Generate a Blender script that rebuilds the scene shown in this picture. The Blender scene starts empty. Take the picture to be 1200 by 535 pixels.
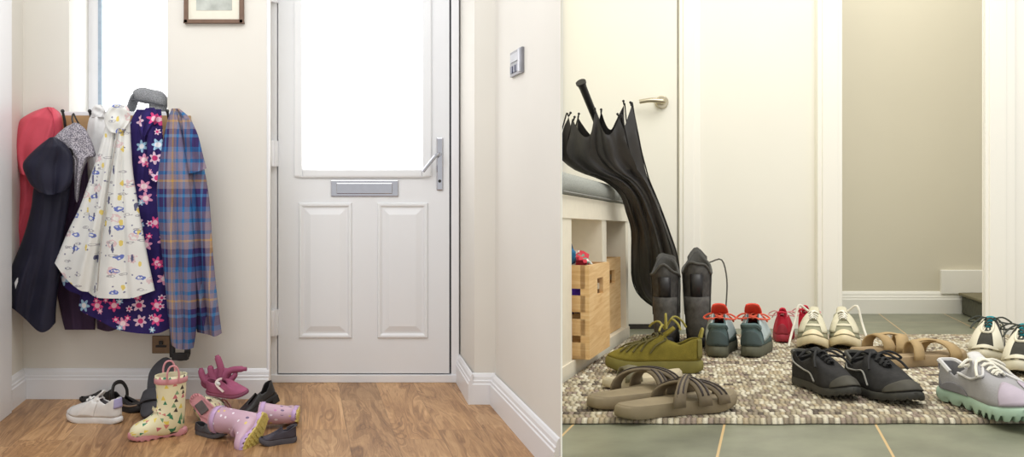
import bpy, bmesh, math, random
from mathutils import Vector, Matrix
random.seed(7)
PI = math.pi
sc = bpy.context.scene
COL = sc.collection
F = 1000.0          # focal length in pixels of the 1200 px wide frame
CX, HZ = 600.0, 208.0
CAMZ = 1.05

# ------------------------------------------------------------------ helpers
def P(px, py, Y):
    return Vector(((px - CX) / F * Y, Y, CAMZ - (py - HZ) / F * Y))
def LF(px, py):                      # point of the hall floor
    return P(px, py, CAMZ * F / (py - HZ))
SL, RH = 0.062, 0.42                 # boot room floor: fall and height
def rz(Y): return CAMZ - RH - SL * Y
def RF(px, py):                      # point of the boot room floor
    return P(px, py, RH * F / (py - HZ - SL * F))
RN = Vector((0, SL, 1)).normalized()
LN = Vector((0, 0, 1))

def lin(c):
    c = c / 255.0
    return c / 12.92 if c <= 0.04045 else ((c + 0.055) / 1.055) ** 2.4
def col(r, g, b): return (lin(r), lin(g), lin(b), 1.0)

def frame(origin, xdir, normal):
    z = normal.normalized()
    x = (xdir - z * xdir.dot(z)).normalized()
    y = z.cross(x)
    M = Matrix.Identity(4)
    for i in range(3):
        M[i][0], M[i][1], M[i][2], M[i][3] = x[i], y[i], z[i], origin[i]
    return M

class MB:
    def __init__(self):
        self.v, self.f, self.uv = [], [], {}
    def add(self, vs, fs, uvs=None):
        o = len(self.v)
        self.v.extend([Vector(p) for p in vs])
        for f in fs: self.f.append(tuple(i + o for i in f))
        if uvs:
            for i, t in enumerate(uvs): self.uv[o + i] = t
        return self
    def box(self, a, b):
        x0, y0, z0 = a; x1, y1, z1 = b
        return self.add([(x0,y0,z0),(x1,y0,z0),(x1,y1,z0),(x0,y1,z0),(x0,y0,z1),(x1,y0,z1),(x1,y1,z1),(x0,y1,z1)],
            [(0,3,2,1),(4,5,6,7),(0,1,5,4),(1,2,6,5),(2,3,7,6),(3,0,4,7)])
    def hexa(self, p):               # 8 corners, bottom 4 then top 4
        return self.add(p, [(0,3,2,1),(4,5,6,7),(0,1,5,4),(1,2,6,5),(2,3,7,6),(3,0,4,7)])
    def prism(self, poly, z0, z1):   # plan polygon raised
        n = len(poly)
        vs = [(x, y, z0) for x, y in poly] + [(x, y, z1) for x, y in poly]
        fs = [tuple(range(n - 1, -1, -1)), tuple(range(n, 2 * n))]
        fs += [(i, (i + 1) % n, n + (i + 1) % n, n + i) for i in range(n)]
        return self.add(vs, fs)
    def loft(self, rings, closed=True, cap0=False, cap1=False, uvs=None):
        n = len(rings[0]); vs = [p for r in rings for p in r]; fs = []
        for k in range(len(rings) - 1):
            for i in range(n if closed else n - 1):
                j = (i + 1) % n
                fs.append((k*n+i, k*n+j, (k+1)*n+j, (k+1)*n+i))
        if cap0: fs.append(tuple(range(n - 1, -1, -1)))
        if cap1: fs.append(tuple((len(rings) - 1) * n + i for i in range(n)))
        return self.add(vs, fs, uvs)
    def tube(self, pts, r, n=7, cr=4, caps=True, closed=False, flat=1.0, up=None):
        pts = [Vector(p) for p in pts]
        if cr > 1: pts = crom(pts, cr, closed)
        m = len(pts); rings = []
        prev = None
        for i, p in enumerate(pts):
            a = pts[(i - 1) % m] if (closed or i > 0) else p
            b = pts[(i + 1) % m] if (closed or i < m - 1) else p
            t = (b - a)
            t = t.normalized() if t.length > 1e-9 else Vector((0, 0, 1))
            if prev is None:
                u = Vector(up) if up is not None else (Vector((0, 0, 1)) if abs(t.z) < .9 else Vector((1, 0, 0)))
            else: u = prev
            u = (u - t * u.dot(t))
            u = u.normalized() if u.length > 1e-6 else t.orthogonal().normalized()
            prev = u; w = t.cross(u)
            rr = r(i / max(1, m - 1)) if callable(r) else r
            rings.append([p + u * (math.sin(2*PI*k/n) * rr * flat) + w * (math.cos(2*PI*k/n) * rr) for k in range(n)])
        if closed: rings.append(rings[0]); caps = False
        return self.loft(rings, True, caps, caps)
    def ball(self, c, r, nu=14, nv=8):
        c = Vector(c); rx, ry, rzz = (r if isinstance(r, (tuple, list)) else (r, r, r)); rings = []
        for k in range(nv + 1):
            a = -PI/2 + PI * (k + .02) / (nv + .04)
            rings.append([c + Vector((rx*math.cos(a)*math.cos(2*PI*i/nu), ry*math.cos(a)*math.sin(2*PI*i/nu), rzz*math.sin(a))) for i in range(nu)])
        return self.loft(rings, True, True, True)
    def map(self, fn):
        self.v = [Vector(fn(p)) for p in self.v]; return self
    def build(self, name, m, parent=None, smooth=True, bevel=0, solid=0, sub=0, cut=False, label=None, M=None, angle=40):
        vs = self.v
        if M is not None: vs = [M @ p for p in vs]
        me = bpy.data.meshes.new(name)
        me.from_pydata([tuple(p) for p in vs], [], self.f)
        if self.uv:
            l = me.uv_layers.new(name='UVMap')
            for lp in me.loops:
                l.data[lp.index].uv = self.uv.get(lp.vertex_index, (0, 0))
        bm = bmesh.new(); bm.from_mesh(me)
        bmesh.ops.remove_doubles(bm, verts=bm.verts, dist=1e-6)
        bmesh.ops.recalc_face_normals(bm, faces=bm.faces)
        if cut: cut_bm(bm)
        bm.to_mesh(me); bm.free()
        if smooth:
            for p in me.polygons: p.use_smooth = True
            try: me.set_sharp_from_angle(angle=math.radians(angle))
            except Exception: pass
        ms = m if isinstance(m, (list, tuple)) else [m]
        for q in ms: me.materials.append(q)
        o = bpy.data.objects.new(name, me); COL.objects.link(o)
        if parent is not None:
            o.parent = parent
        if label: o['label'] = label
        if bevel:
            b = o.modifiers.new('bevel', 'BEVEL'); b.width = bevel; b.segments = 2; b.limit_method = 'ANGLE'
        if solid:
            s = o.modifiers.new('solid', 'SOLIDIFY'); s.thickness = abs(solid); s.offset = -1 if solid > 0 else 1
        if sub:
            s = o.modifiers.new('sub', 'SUBSURF'); s.levels = sub; s.render_levels = sub
        return o

# the dividing panel stands on this vertical plane; things that meet it are fitted to it
CUTPX = 0.0588
def cut_bm(bm):
    no = Vector((1, -CUTPX, 0)).normalized()
    r = bmesh.ops.bisect_plane(bm, geom=bm.verts[:] + bm.edges[:] + bm.faces[:], plane_co=(0, 0, 0), plane_no=no, clear_inner=True)
    es = [e for e in r['geom_cut'] if isinstance(e, bmesh.types.BMEdge)]
    if es: bmesh.ops.holes_fill(bm, edges=es, sides=0)

def crom(pts, k, closed=False):
    pts = [Vector(p) for p in pts]; n = len(pts); out = []
    segs = n if closed else n - 1
    for i in range(segs):
        p1, p2 = pts[i], pts[(i + 1) % n]
        p0 = pts[(i - 1) % n] if (closed or i > 0) else p1 * 2 - p2
        p3 = pts[(i + 2) % n] if (closed or i + 2 < n) else p2 * 2 - p1
        for j in range(k):
            t = j / k
            out.append(.5 * ((2*p1) + (p2 - p0)*t + (2*p0 - 5*p1 + 4*p2 - p3)*t*t + (3*p1 - p0 - 3*p2 + p3)*t*t*t))
    if not closed: out.append(pts[-1])
    return out
def interp(tab, x):
    if x <= tab[0][0]: return tab[0][1:]
    for a, b in zip(tab, tab[1:]):
        if x <= b[0]:
            t = (x - a[0]) / (b[0] - a[0])
            return tuple(p + (q - p) * t for p, q in zip(a[1:], b[1:]))
    return tab[-1][1:]

def tag(o, label, cat, group=None, kind=None):
    o['label'] = label; o['category'] = cat
    if group: o['group'] = group
    if kind: o['kind'] = kind
    return o
def thing(name, label, cat, M, group=None):
    o = bpy.data.objects.new(name, None); COL.objects.link(o)
    o.empty_display_size = .05
    if isinstance(M, Vector): M = Matrix.Translation(M)
    o.matrix_world = M
    return tag(o, label, cat, group)
def struct(o):
    o['kind'] = 'structure'; return o

# ------------------------------------------------------------------ materials
class NT:
    def __init__(s, name, rough=.6, metal=0.0, spec=.5):
        s.m = bpy.data.materials.new(name); s.m.use_nodes = True
        s.t = s.m.node_tree; s.b = s.t.nodes['Principled BSDF']
        s.b.inputs['Roughness'].default_value = rough; s.b.inputs['Metallic'].default_value = metal
        s.b.inputs['Specular IOR Level'].default_value = spec
    def node(s, typ, **kw):
        n = s.t.nodes.new(typ)
        for k, v in kw.items(): setattr(n, k, v)
        return n
    def link(s, a, b): s.t.links.new(a, b)
    def put(s, sock, v):
        if isinstance(v, bpy.types.NodeSocket): s.link(v, sock)
        else: sock.default_value = v
    def math(s, op, a, b=None, c=None):
        n = s.node('ShaderNodeMath', operation=op)
        s.put(n.inputs[0], a)
        if b is not None: s.put(n.inputs[1], b)
        if c is not None: s.put(n.inputs[2], c)
        return n.outputs[0]
    def vec(s, op, a, b=None):
        n = s.node('ShaderNodeVectorMath', operation=op)
        s.put(n.inputs[0], a)
        if b is not None:
            s.put(n.inputs[3] if op == 'SCALE' else n.inputs[1], b)
        return n.outputs['Value'] if op in ('LENGTH', 'DOT_PRODUCT') else n.outputs[0]
    def sep(s, v):
        n = s.node('ShaderNodeSeparateXYZ'); s.link(v, n.inputs[0]); return n.outputs
    def comb(s, x=0, y=0, z=0):
        n = s.node('ShaderNodeCombineXYZ')
        for i, q in enumerate((x, y, z)): s.put(n.inputs[i], q)
        return n.outputs[0]
    def mix(s, f, a, b, blend='MIX'):
        n = s.node('ShaderNodeMix', data_type='RGBA', blend_type=blend)
        s.put(n.inputs[0], f); s.put(n.inputs[6], a); s.put(n.inputs[7], b)
        return n.outputs[2]
    def ramp(s, f, stops, const=False):
        n = s.node('ShaderNodeValToRGB'); s.put(n.inputs[0], f)
        e = n.color_ramp.elements
        if const: n.color_ramp.interpolation = 'CONSTANT'
        while len(e) < len(stops): e.new(.5)
        for q, (p, c) in zip(e, stops): q.position = p; q.color = c
        return n.outputs[0]
    def noise(s, v, scale, detail=3, rough=.5, dist=0.0):
        n = s.node('ShaderNodeTexNoise'); s.link(v, n.inputs['Vector'])
        n.inputs['Scale'].default_value = scale; n.inputs['Detail'].default_value = detail
        n.inputs['Roughness'].default_value = rough; n.inputs['Distortion'].default_value = dist
        return n.outputs[0]
    def obj(s): return s.node('ShaderNodeTexCoord').outputs['Object']
    def uv(s): return s.node('ShaderNodeTexCoord').outputs['UV']
    def white(s, v):
        n = s.node('ShaderNodeTexWhiteNoise', noise_dimensions='2D'); s.link(v, n.inputs['Vector']); return n.outputs
    def vor(s, v, scale, rnd=1.0):
        n = s.node('ShaderNodeTexVoronoi', voronoi_dimensions='2D'); s.link(v, n.inputs['Vector'])
        n.inputs['Scale'].default_value = scale; n.inputs['Randomness'].default_value = rnd
        return n
    def bump(s, h, strength=.3, dist=.002):
        n = s.node('ShaderNodeBump'); n.inputs['Strength'].default_value = strength; n.inputs['Distance'].default_value = dist
        s.link(h, n.inputs['Height']); s.link(n.outputs[0], s.b.inputs['Normal'])
    def color(s, c): s.put(s.b.inputs['Base Color'], c); return s
MC = {}
def plain(name, c, rough=.6, metal=0, var=.12, scale=30, bump=.0, bscale=200, spec=.5):
    if name in MC: return MC[name]
    n = NT(name, rough, metal, spec)
    o = n.obj()
    k = n.noise(o, scale, 4)
    d = tuple(x * (1 - var) for x in c[:3]) + (1,); h = tuple(min(1, x * (1 + var)) for x in c[:3]) + (1,)
    n.color(n.ramp(k, [(.3, d), (.7, h)]))
    if bump: n.bump(n.noise(o, bscale, 2), bump)
    MC[name] = n.m
    return n.m
def fabric(name, c, var=.15, bump=.5, rough=.9, scale=18):
    return plain(name, c, rough, 0, var, scale, bump, 500, .2)
def emit(name, c, s):
    n = NT(name, .3); n.color(c); n.put(n.b.inputs['Emission Color'], c); n.b.inputs['Emission Strength'].default_value = s
    return n.m

M_wall = plain('hall wall paint', col(222, 219, 212), .85, var=.02, scale=2, bump=.04, bscale=350)
M_trim = plain('white gloss paint', col(232, 233, 237), .35, var=.01, scale=3)
M_upvc = plain('white door coating', col(229, 231, 235), .3, var=.01, scale=3)
M_cream = plain('cream wall paint', col(240, 237, 225), .85, var=.015, scale=2, bump=.03, bscale=350)
M_ctrim = plain('warm white gloss paint', col(247, 244, 234), .4, var=.01, scale=3)
M_beige = plain('beige passage paint', col(220, 213, 192), .9, var=.02, scale=1.5)
M_chrome = plain('polished chrome', col(186, 187, 194), .10, 1, .02)
M_nickel = plain('satin nickel', col(200, 190, 165), .28, 1, .03)
M_black = plain('black plastic', col(28, 27, 28), .45, var=.1)
M_rubber = plain('black rubber', col(38, 37, 38), .7, var=.2, bump=.2)
M_darkin = fabric('dark lining', col(30, 29, 31))

def wood_floor():
    n = NT('oak laminate', .42)
    uv = n.uv(); u, v, _ = n.sep(uv)
    w = .19
    pi_ = n.math('FLOOR', n.math('DIVIDE', u, w))
    r1 = n.white(n.comb(pi_, 3.7))[0]
    vv = n.math('ADD', v, n.math('MULTIPLY', r1, 2.3))
    row = n.math('FLOOR', n.math('DIVIDE', vv, .95))
    cell = n.white(n.comb(pi_, row)); rnd = cell[0]
    gu = n.math('ADD', n.math('MULTIPLY', u, 1.0), n.math('MULTIPLY', rnd, 7.0))
    g = n.comb(n.math('MULTIPLY', gu, 6.0), n.math('MULTIPLY', vv, .9), n.math('MULTIPLY', rnd, 11.0))
    warp = n.noise(g, 1.1, 3, .6, 1.2)
    g2 = n.comb(n.math('ADD', n.math('MULTIPLY', gu, 17.0), n.math('MULTIPLY', warp, 9.0)), n.math('MULTIPLY', vv, 1.0), rnd)
    grain = n.noise(g2, 1.6, 6, .65, .4)
    fine = n.noise(n.comb(n.math('MULTIPLY', gu, 160.0), n.math('MULTIPLY', vv, 5.0), rnd), 1.0, 3)
    k = n.math('ADD', n.math('MULTIPLY', grain, .8), n.math('MULTIPLY', fine, .2))
    c = n.ramp(k, [(.27, col(92, 66, 46)), (.40, col(144, 108, 74)), (.52, col(178, 140, 100)), (.68, col(208, 172, 130))])
    tone = n.ramp(rnd, [(0, (.78, .75, .73, 1)), (1, (1.14, 1.09, 1.03, 1))])
    c = n.mix(1.0, c, tone, 'MULTIPLY')
    fu = n.math('FRACT', n.math('DIVIDE', u, w))
    fv = n.math('FRACT', n.math('DIVIDE', vv, .95))
    gap = n.math('MAXIMUM', n.math('LESS_THAN', fu, .014), n.math('LESS_THAN', fv, .003))
    c = n.mix(n.math('MULTIPLY', gap, .35), c, col(50, 32, 20))
    n.color(c); n.bump(k, .08, .001)
    return n.m
def slate_floor():
    n = NT('slate tile', .38)
    uv = n.uv(); u, v, _ = n.sep(uv)
    su, sv = .328, .62
    iu = n.math('FLOOR', n.math('DIVIDE', u, su)); iv = n.math('FLOOR', n.math('DIVIDE', v, sv))
    rnd = n.white(n.comb(iu, iv))[0]
    k = n.noise(n.comb(u, v, rnd), 5, 6, .6)
    c = n.ramp(k, [(.3, col(106, 108, 91)), (.6, col(134, 136, 115)), (.8, col(150, 150, 128))])
    fu = n.math('FRACT', n.math('DIVIDE', u, su)); fv = n.math('FRACT', n.math('DIVIDE', v, sv))
    gr = n.math('MAXIMUM', n.math('LESS_THAN', fu, .016), n.math('LESS_THAN', fv, .006))
    n.color(n.mix(gr, c, col(210, 178, 126)))
    n.bump(n.noise(uv, 40, 4), .1, .001)
    return n.m
RV, RU = .030, .0125
def rug_mat():
    n = NT('braided wool', .95, spec=.1)
    u, v, _ = n.sep(n.uv())
    vr = n.math('DIVIDE', v, RV); iv = n.math('FLOOR', vr); fv = n.math('SUBTRACT', vr, iv)
    alt = n.math('SUBTRACT', n.math('MULTIPLY', n.math('FRACT', n.math('MULTIPLY', iv, .5)), 2.0), .5)
    uo = n.math('ADD', n.math('DIVIDE', u, RU), n.math('MULTIPLY', n.math('MULTIPLY', fv, alt), 1.1))
    r = n.white(n.comb(n.math('FLOOR', uo), iv))[0]
    band = n.white(n.comb(iv, 5.5))[0]
    k = n.math('ADD', n.math('MULTIPLY', r, .62), n.math('MULTIPLY', band, .38))
    c = n.ramp(k, [(0, col(112, 102, 92)), (.17, col(154, 142, 124)), (.32, col(178, 166, 142)), (.44, col(208, 198, 172)),
                   (.55, col(162, 146, 132)), (.62, col(222, 214, 192)), (.74, col(188, 172, 144)), (.86, col(232, 226, 206))], True)
    f = n.noise(n.comb(n.math('MULTIPLY', u, 300), n.math('MULTIPLY', v, 300)), 1, 2)
    c = n.mix(.3, c, n.ramp(f, [(.3, (.4, .38, .34, 1)), (.7, (1, 1, 1, 1))]), 'MULTIPLY')
    fu = n.math('FRACT', uo)
    hh = n.math('ADD', n.math('POWER', n.math('SINE', n.math('MULTIPLY', fu, PI)), .6), n.math('MULTIPLY', f, .3))
    n.color(c); n.bump(hh, .9, .006)
    return n.m
def floral():
    n = NT('navy flower print', .85, spec=.2)
    uv = n.uv(); S = 11.0
    base = n.ramp(n.noise(uv, 12, 3), [(.3, col(40, 30, 84)), (.7, col(56, 44, 108))])
    c = base
    for off, sc_, size in ((0, S, 1.0), (4.3, S * 1.9, .55)):
        p = n.vec('ADD', uv, (off, off * .7, 0))
        vo = n.vor(p, sc_, .55)
        loc = n.vec('SCALE', n.vec('SUBTRACT', p, vo.outputs['Position']), sc_)
        x, y, _ = n.sep(loc); r = n.vec('LENGTH', loc)
        rc = n.sep(vo.outputs['Color'])
        th = n.math('ADD', n.math('ARCTAN2', y, x), n.math('MULTIPLY', rc[1], 6.0))
        pet = n.math('MULTIPLY', n.math('ADD', n.math('MULTIPLY', n.math('COSINE', n.math('MULTIPLY', th, 6.0)), .24), .76), .33)
        m = n.math('LESS_THAN', r, pet)
        fc = n.ramp(rc[0], [(0, col(226, 80, 140)), (.22, col(232, 200, 220)), (.58, col(160, 198, 226)), (.76, col(228, 156, 190))], True)
        cc = n.ramp(rc[0], [(0, col(246, 200, 215)), (.22, col(206, 66, 124)), (.58, col(240, 240, 246)), (.76, col(250, 225, 232))], True)
        if size < 1: m = n.math('MULTIPLY', m, n.math('GREATER_THAN', rc[2], .80))
        c = n.mix(m, c, fc)
        inner = n.math('MULTIPLY', m, n.math('LESS_THAN', r, .13))
        c = n.mix(inner, c, cc)
    n.color(c); return n.m
def doodle():
    n = NT('white rain coat print', .55)
    uv = n.uv()
    c = n.ramp(n.noise(uv, 6, 3), [(.3, col(218, 219, 216)), (.7, col(228, 229, 227))])
    spec_ = [(13, (1.9, 8.8), .30, .26, col(214, 186, 190), .5), (12, (0, 0), .075, .26, col(46, 50, 104), .42), (11, (3.1, 1.7), .22, .13, col(64, 92, 184), .42),
             (14, (6.3, 5.2), .10, .20, col(220, 196, 84), .55), (15, (9.7, 2.2), .30, .10, col(160, 158, 164), .35), (26, (5.5, 3.3), .11, .11, col(92, 92, 132), .55)]
    for S, off, hw, hh, cc, thr in spec_:
        p = n.vec('ADD', uv, (off[0], off[1], 0))
        vo = n.vor(p, S, .8)
        loc = n.vec('SCALE', n.vec('SUBTRACT', p, vo.outputs['Position']), S)
        nz = n.noise(n.vec('SCALE', p, 1.0), S * 5, 1)
        x, y, _ = n.sep(loc)
        a = n.math('DIVIDE', x, hw); b = n.math('DIVIDE', y, hh)
        d = n.math('ADD', n.math('MULTIPLY', a, a), n.math('MULTIPLY', b, b))
        d = n.math('ADD', d, n.math('MULTIPLY', n.math('SUBTRACT', nz, .5), 2.6))
        m = n.math('LESS_THAN', d, .8)
        hole = n.math('GREATER_THAN', d, .18) if hw > .15 else 1.0
        rc = n.sep(vo.outputs['Color'])
        m = n.math('MULTIPLY', n.math('MULTIPLY', m, hole), n.math('GREATER_THAN', rc[0], thr))
        c = n.mix(n.math('MULTIPLY', m, .9), c, cc)
    n.color(c); return n.m
def plaid():
    n = NT('plaid flannel', .9, spec=.15)
    u, v, _ = n.sep(n.uv())
    def bands(x, per):
        f = n.math('FRACT', n.math('DIVIDE', x, per))
        return n.ramp(f, [(0, col(138, 126, 144)), (.14, col(52, 116, 172)), (.20, col(128, 116, 136)), (.32, col(44, 106, 164)), (.40, col(62, 50, 100)),
                          (.56, col(70, 126, 176)), (.61, col(62, 50, 100)), (.70, col(146, 132, 142)), (.82, col(204, 164, 92)), (.855, col(142, 128, 142)), (.94, col(60, 116, 170))], True)
    a = bands(u, .15); b = bands(v, .27)
    c = n.mix(.5, a, b)
    h = n.noise(n.uv(), 260, 2)
    c = n.mix(.25, c, n.ramp(h, [(.3, (.5, .5, .5, 1)), (.7, (1, 1, 1, 1))]), 'MULTIPLY')
    n.color(c); return n.m
def bunting():
    n = NT('boot print', .35)
    uv = n.uv()
    c = n.ramp(n.noise(uv, 8, 2), [(.3, col(226, 219, 180)), (.7, col(236, 231, 200))])
    for S, off, thr in ((27, 0, .15), (31, 3.3, .5)):
        p = n.vec('ADD', uv, (off, off, 0))
        vo = n.vor(p, S, .55)
        loc = n.vec('SCALE', n.vec('SUBTRACT', p, vo.outputs['Position']), S)
        x, y, _ = n.sep(loc); rc = n.sep(vo.outputs['Color'])
        top = n.math('LESS_THAN', y, .22)
        side = n.math('GREATER_THAN', n.math('ADD', y, .3), n.math('MULTIPLY', n.math('ABSOLUTE', x), 1.9))
        m = n.math('MULTIPLY', n.math('MULTIPLY', top, side), n.math('GREATER_THAN', rc[1], thr))
        fc = n.ramp(rc[0], [(0, col(50, 130, 96)), (.25, col(206, 128, 120)), (.42, col(228, 206, 96)), (.6, col(66, 60, 52)), (.75, col(120, 160, 120)), (.9, col(196, 110, 120))], True)
        c = n.mix(m, c, fc)
    n.color(c); return n.m
def lilac():
    n = NT('lilac boot rubber', .35)
    uv = n.uv(); c = n.ramp(n.noise(uv, 7, 2), [(.3, col(190, 154, 174)), (.7, col(204, 172, 188))])
    vo = n.vor(uv, 42, .8); rc = n.sep(vo.outputs['Color'])
    m = n.math('MULTIPLY', n.math('LESS_THAN', vo.outputs['Distance'], .2), n.math('GREATER_THAN', rc[0], .6))
    c = n.mix(m, c, n.ramp(rc[1], [(0, col(236, 226, 236)), (.4, col(222, 196, 110)), (.65, col(106, 84, 120)), (.85, col(190, 120, 170))], True))
    n.color(c); return n.m
def ply():
    n = NT('pale plywood', .6)
    o = n.obj(); x, y, z = n.sep(o)
    k = n.noise(n.comb(n.math('MULTIPLY', x, 3), n.math('MULTIPLY', y, 3), n.math('MULTIPLY', z, 45)), 2.0, 4, .6, .6)
    n.color(n.ramp(k, [(.3, col(214, 170, 112)), (.55, col(232, 194, 138)), (.75, col(240, 208, 158))])); return n.m
def speckle(name, c1, c2, s=420):
    n = NT(name, .9, spec=.2); n.color(n.ramp(n.noise(n.obj(), s, 2), [(.42, c1), (.58, c2)])); return n.m
def glasslit(name, s):
    n = NT(name, .2)
    k = n.noise(n.obj(), 1.2, 2)
    c = n.ramp(k, [(.3, (.95, .97, 1, 1)), (.7, (1, 1, 1, 1))])
    n.color(c); n.put(n.b.inputs['Emission Color'], c); n.b.inputs['Emission Strength'].default_value = s
    return n.m
M_wood, M_slate, M_rug = wood_floor(), slate_floor(), rug_mat()
M_floral, M_doodle, M_plaid, M_bunt, M_lilac, M_ply = floral(), doodle(), plaid(), bunting(), lilac(), ply()

# ------------------------------------------------------------------ camera, light
cam = bpy.data.cameras.new('camera'); co = bpy.data.objects.new('camera', cam); COL.objects.link(co)
co.location = (0, 0, CAMZ); co.rotation_euler = (PI/2, 0, 0)
cam.sensor_width = 36; cam.lens = 36 * F / 1200; cam.shift_y = -(267.5 - HZ) / 1200; cam.clip_start = .05
sc.camera = co
sc.view_settings.view_transform = 'Standard'; sc.view_settings.look = 'None'
sc.view_settings.gamma = 1; sc.view_settings.use_curve_mapping = False
sc.view_settings.exposure = 0.0
w = bpy.data.worlds.new('daylight'); sc.world = w; w.use_nodes = True
w.node_tree.nodes['Background'].inputs[0].default_value = (1, .995, .985, 1)
w.node_tree.nodes['Background'].inputs[1].default_value = .86
def area(name, loc, target, sx, sy, power, c):
    l = bpy.data.lights.new(name, 'AREA'); l.shape = 'RECTANGLE'; l.size = sx; l.size_y = sy; l.energy = power; l.color = c
    o = bpy.data.objects.new(name, l); COL.objects.link(o); o.location = loc
    o.rotation_euler = (Vector(target) - Vector(loc)).to_track_quat('-Z', 'Y').to_euler(); return o
area('hall_fill_light', (-1.1, 2.7, 2.6), (-1.1, 3.6, .3), 1.6, 1.0, 23, (1, .99, .975))  # added soft fill above the hall, no visible fitting
area('boot_room_fill_light', (1.2, 2.2, 2.7), (.9, 2.8, .4), 1.4, 1.4, 32, (1, .98, .93))  # warm overhead fill added to brighten the boot room, out of view
area('passage_fill_light', (1.9, 4.0, 2.6), (1.9, 4.1, .3), .6, .4, 4.5, (1, .98, .92))  # small unseen fill added over the open-topped passage

# ------------------------------------------------------------------ left room: the hall
YD, YC, YP = 4.386, 4.072, 3.975     # door plane, coat wall, pier face
SKL = -.247                          # plan direction of the hall's side walls: X changes by SKL per Y
def lwx(Y): return -2.333 + SKL * (Y - YC)
def rwx(Y): return -.0796 + SKL * (Y - 3.98)
H = 2.45
fl = MB(); pts = [(lwx(2.2) - .1, 2.2), (rwx(2.2), 2.2), (.171, 2.972), (rwx(3.98), 3.98), (-.2, 4.6), (lwx(4.6) - .1, 4.6)]
pts[1] = (CUTPX * 2.2 - .012, 2.2); pts[2] = (CUTPX * 2.972 - .012, 2.972)
vs = [(x, y, 0) for x, y in pts] + [(x, y, -.06) for x, y in pts]
fl.add(vs, [(0,1,2,3,4,5), (11,10,9,8,7,6)] + [(i, (i+1) % 6, 6 + (i+1) % 6, 6 + i) for i in range(6)], [(x - SKL * y, y) for x, y in pts] * 2)
struct(fl.build('floor', M_wood, smooth=False))

def xat(px, Y): return (px - CX) / F * Y
def zat(py, Y): return CAMZ - (py - HZ) / F * Y
def wallbox(b, x0, x1, Y, t, z0, z1, sk=0):  # frontal slab, rear ends follow the skew
    b.prism([(x0, Y), (x1, Y), (x1 + sk * t, Y + t), (x0 + sk * t, Y + t)], z0, z1)
# coat wall with the window opening
xw0, xw1, zs = xat(81, YC), xat(196, YC), zat(131, YC)
b = MB()
wallbox(b, lwx(YC) - .1, xw0, YC, .45, -.02, H, SKL)
wallbox(b, xw1, xat(315, YC), YC, .40, -.02, H, SKL)
wallbox(b, xw0, xw1, YC, .45, -.02, zs - .02, SKL)
wallbox(b, xw0, xw1, YC, .45, 2.2, H, SKL)
struct(b.build('wall_back', M_wall, smooth=False))
b = MB(); b.tube([(xat(314.5, YC), YC - .0, 0), (xat(314.5, YC), YC - .0, H)], .008, 8, 1); struct(b.build('trim_1', M_trim))
# left side wall
b = MB(); b.prism([(lwx(YC + .2), YC + .2), (lwx(2.6), 2.6), (lwx(2.6) - .1, 2.6), (lwx(YC + .2) - .1, YC + .2)], -.02, H)
struct(b.build('wall_left', M_wall, smooth=False))
# white door casing on the left wall
b = MB(); y0, y1 = 3.0, 3.845
b.prism([(lwx(y1), y1), (lwx(y1) + .024, y1), (lwx(y0) + .024, y0), (lwx(y0), y0)], 0, H)
b.prism([(lwx(y1 - .03) + .02, y1 - .03), (lwx(y1 - .03) + .034, y1 - .03), (lwx(y0) + .034, y0), (lwx(y0) + .02, y0)], 0, H)
struct(b.build('trim_2', M_trim, smooth=False, bevel=.003))
# door recess back wall above/right, return and pier, right wall
b = MB(); wallbox(b, xat(300, YD + .05), xat(560, YD + .05), YD + .07, .1, -.02, H); struct(b.build('wall_recess', M_wall, smooth=False))
xr = xat(537, YD)
b = MB(); b.prism([(xr, YD + .06), (xr + SKL * (YP - YD), YP), (rwx(YP), YP), (rwx(YP) + .3, YP + .2), (rwx(YP) + .2, YD + .1)], -.02, H)
struct(b.build('wall_pier', M_wall, smooth=False))
b = MB(); yn = 2.972
b.prism([(rwx(yn), yn), (rwx(4.1), 4.1), (rwx(4.1) + .04, 4.1), (CUTPX * 3.4 - .012, 3.4), (CUTPX * yn - .0045, yn)], -.02, H)
struct(b.build('wall_right', M_wall, smooth=False))
# skirting
PROF = [(0, 0), (.022, 0), (.022, .092), (.018, .097), (.018, .108), (.0135, .112), (.012, .126), (.006, .138), (0, .142)]
def skirting(name, a, c, side, mat=M_trim, prof=PROF, nrm=LN, cut=False, s=1.0):
    a, c = Vector(a), Vector(c); d = (c - a).normalized(); o = nrm.cross(d) * side
    b = MB(); b.loft([[q + o * x * s + nrm * z * s for x, z in prof] for q in (a, c)], True, True, True)
    return struct(b.build(name, mat, smooth=False, cut=cut))
skirting('baseboard_back', (lwx(YC), YC, 0), (xat(316, YC), YC, 0), -1)
skirting('baseboard_left', (lwx(YC), YC, 0), (lwx(3.845), 3.845, 0), 1)
skirting('baseboard_recess', (xr + .003, YD + .03, 0), (xr + SKL * (YP - YD) - .006, YP - .02, 0), -1)
skirting('baseboard_pier', (xr + SKL * (YP - YD) - .012, YP, 0), (rwx(YP) , YP, 0), -1)
skirting('baseboard_right', (rwx(YP) - .003, YP - .02 , 0), (rwx(2.98), 2.98, 0), -1)

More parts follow.
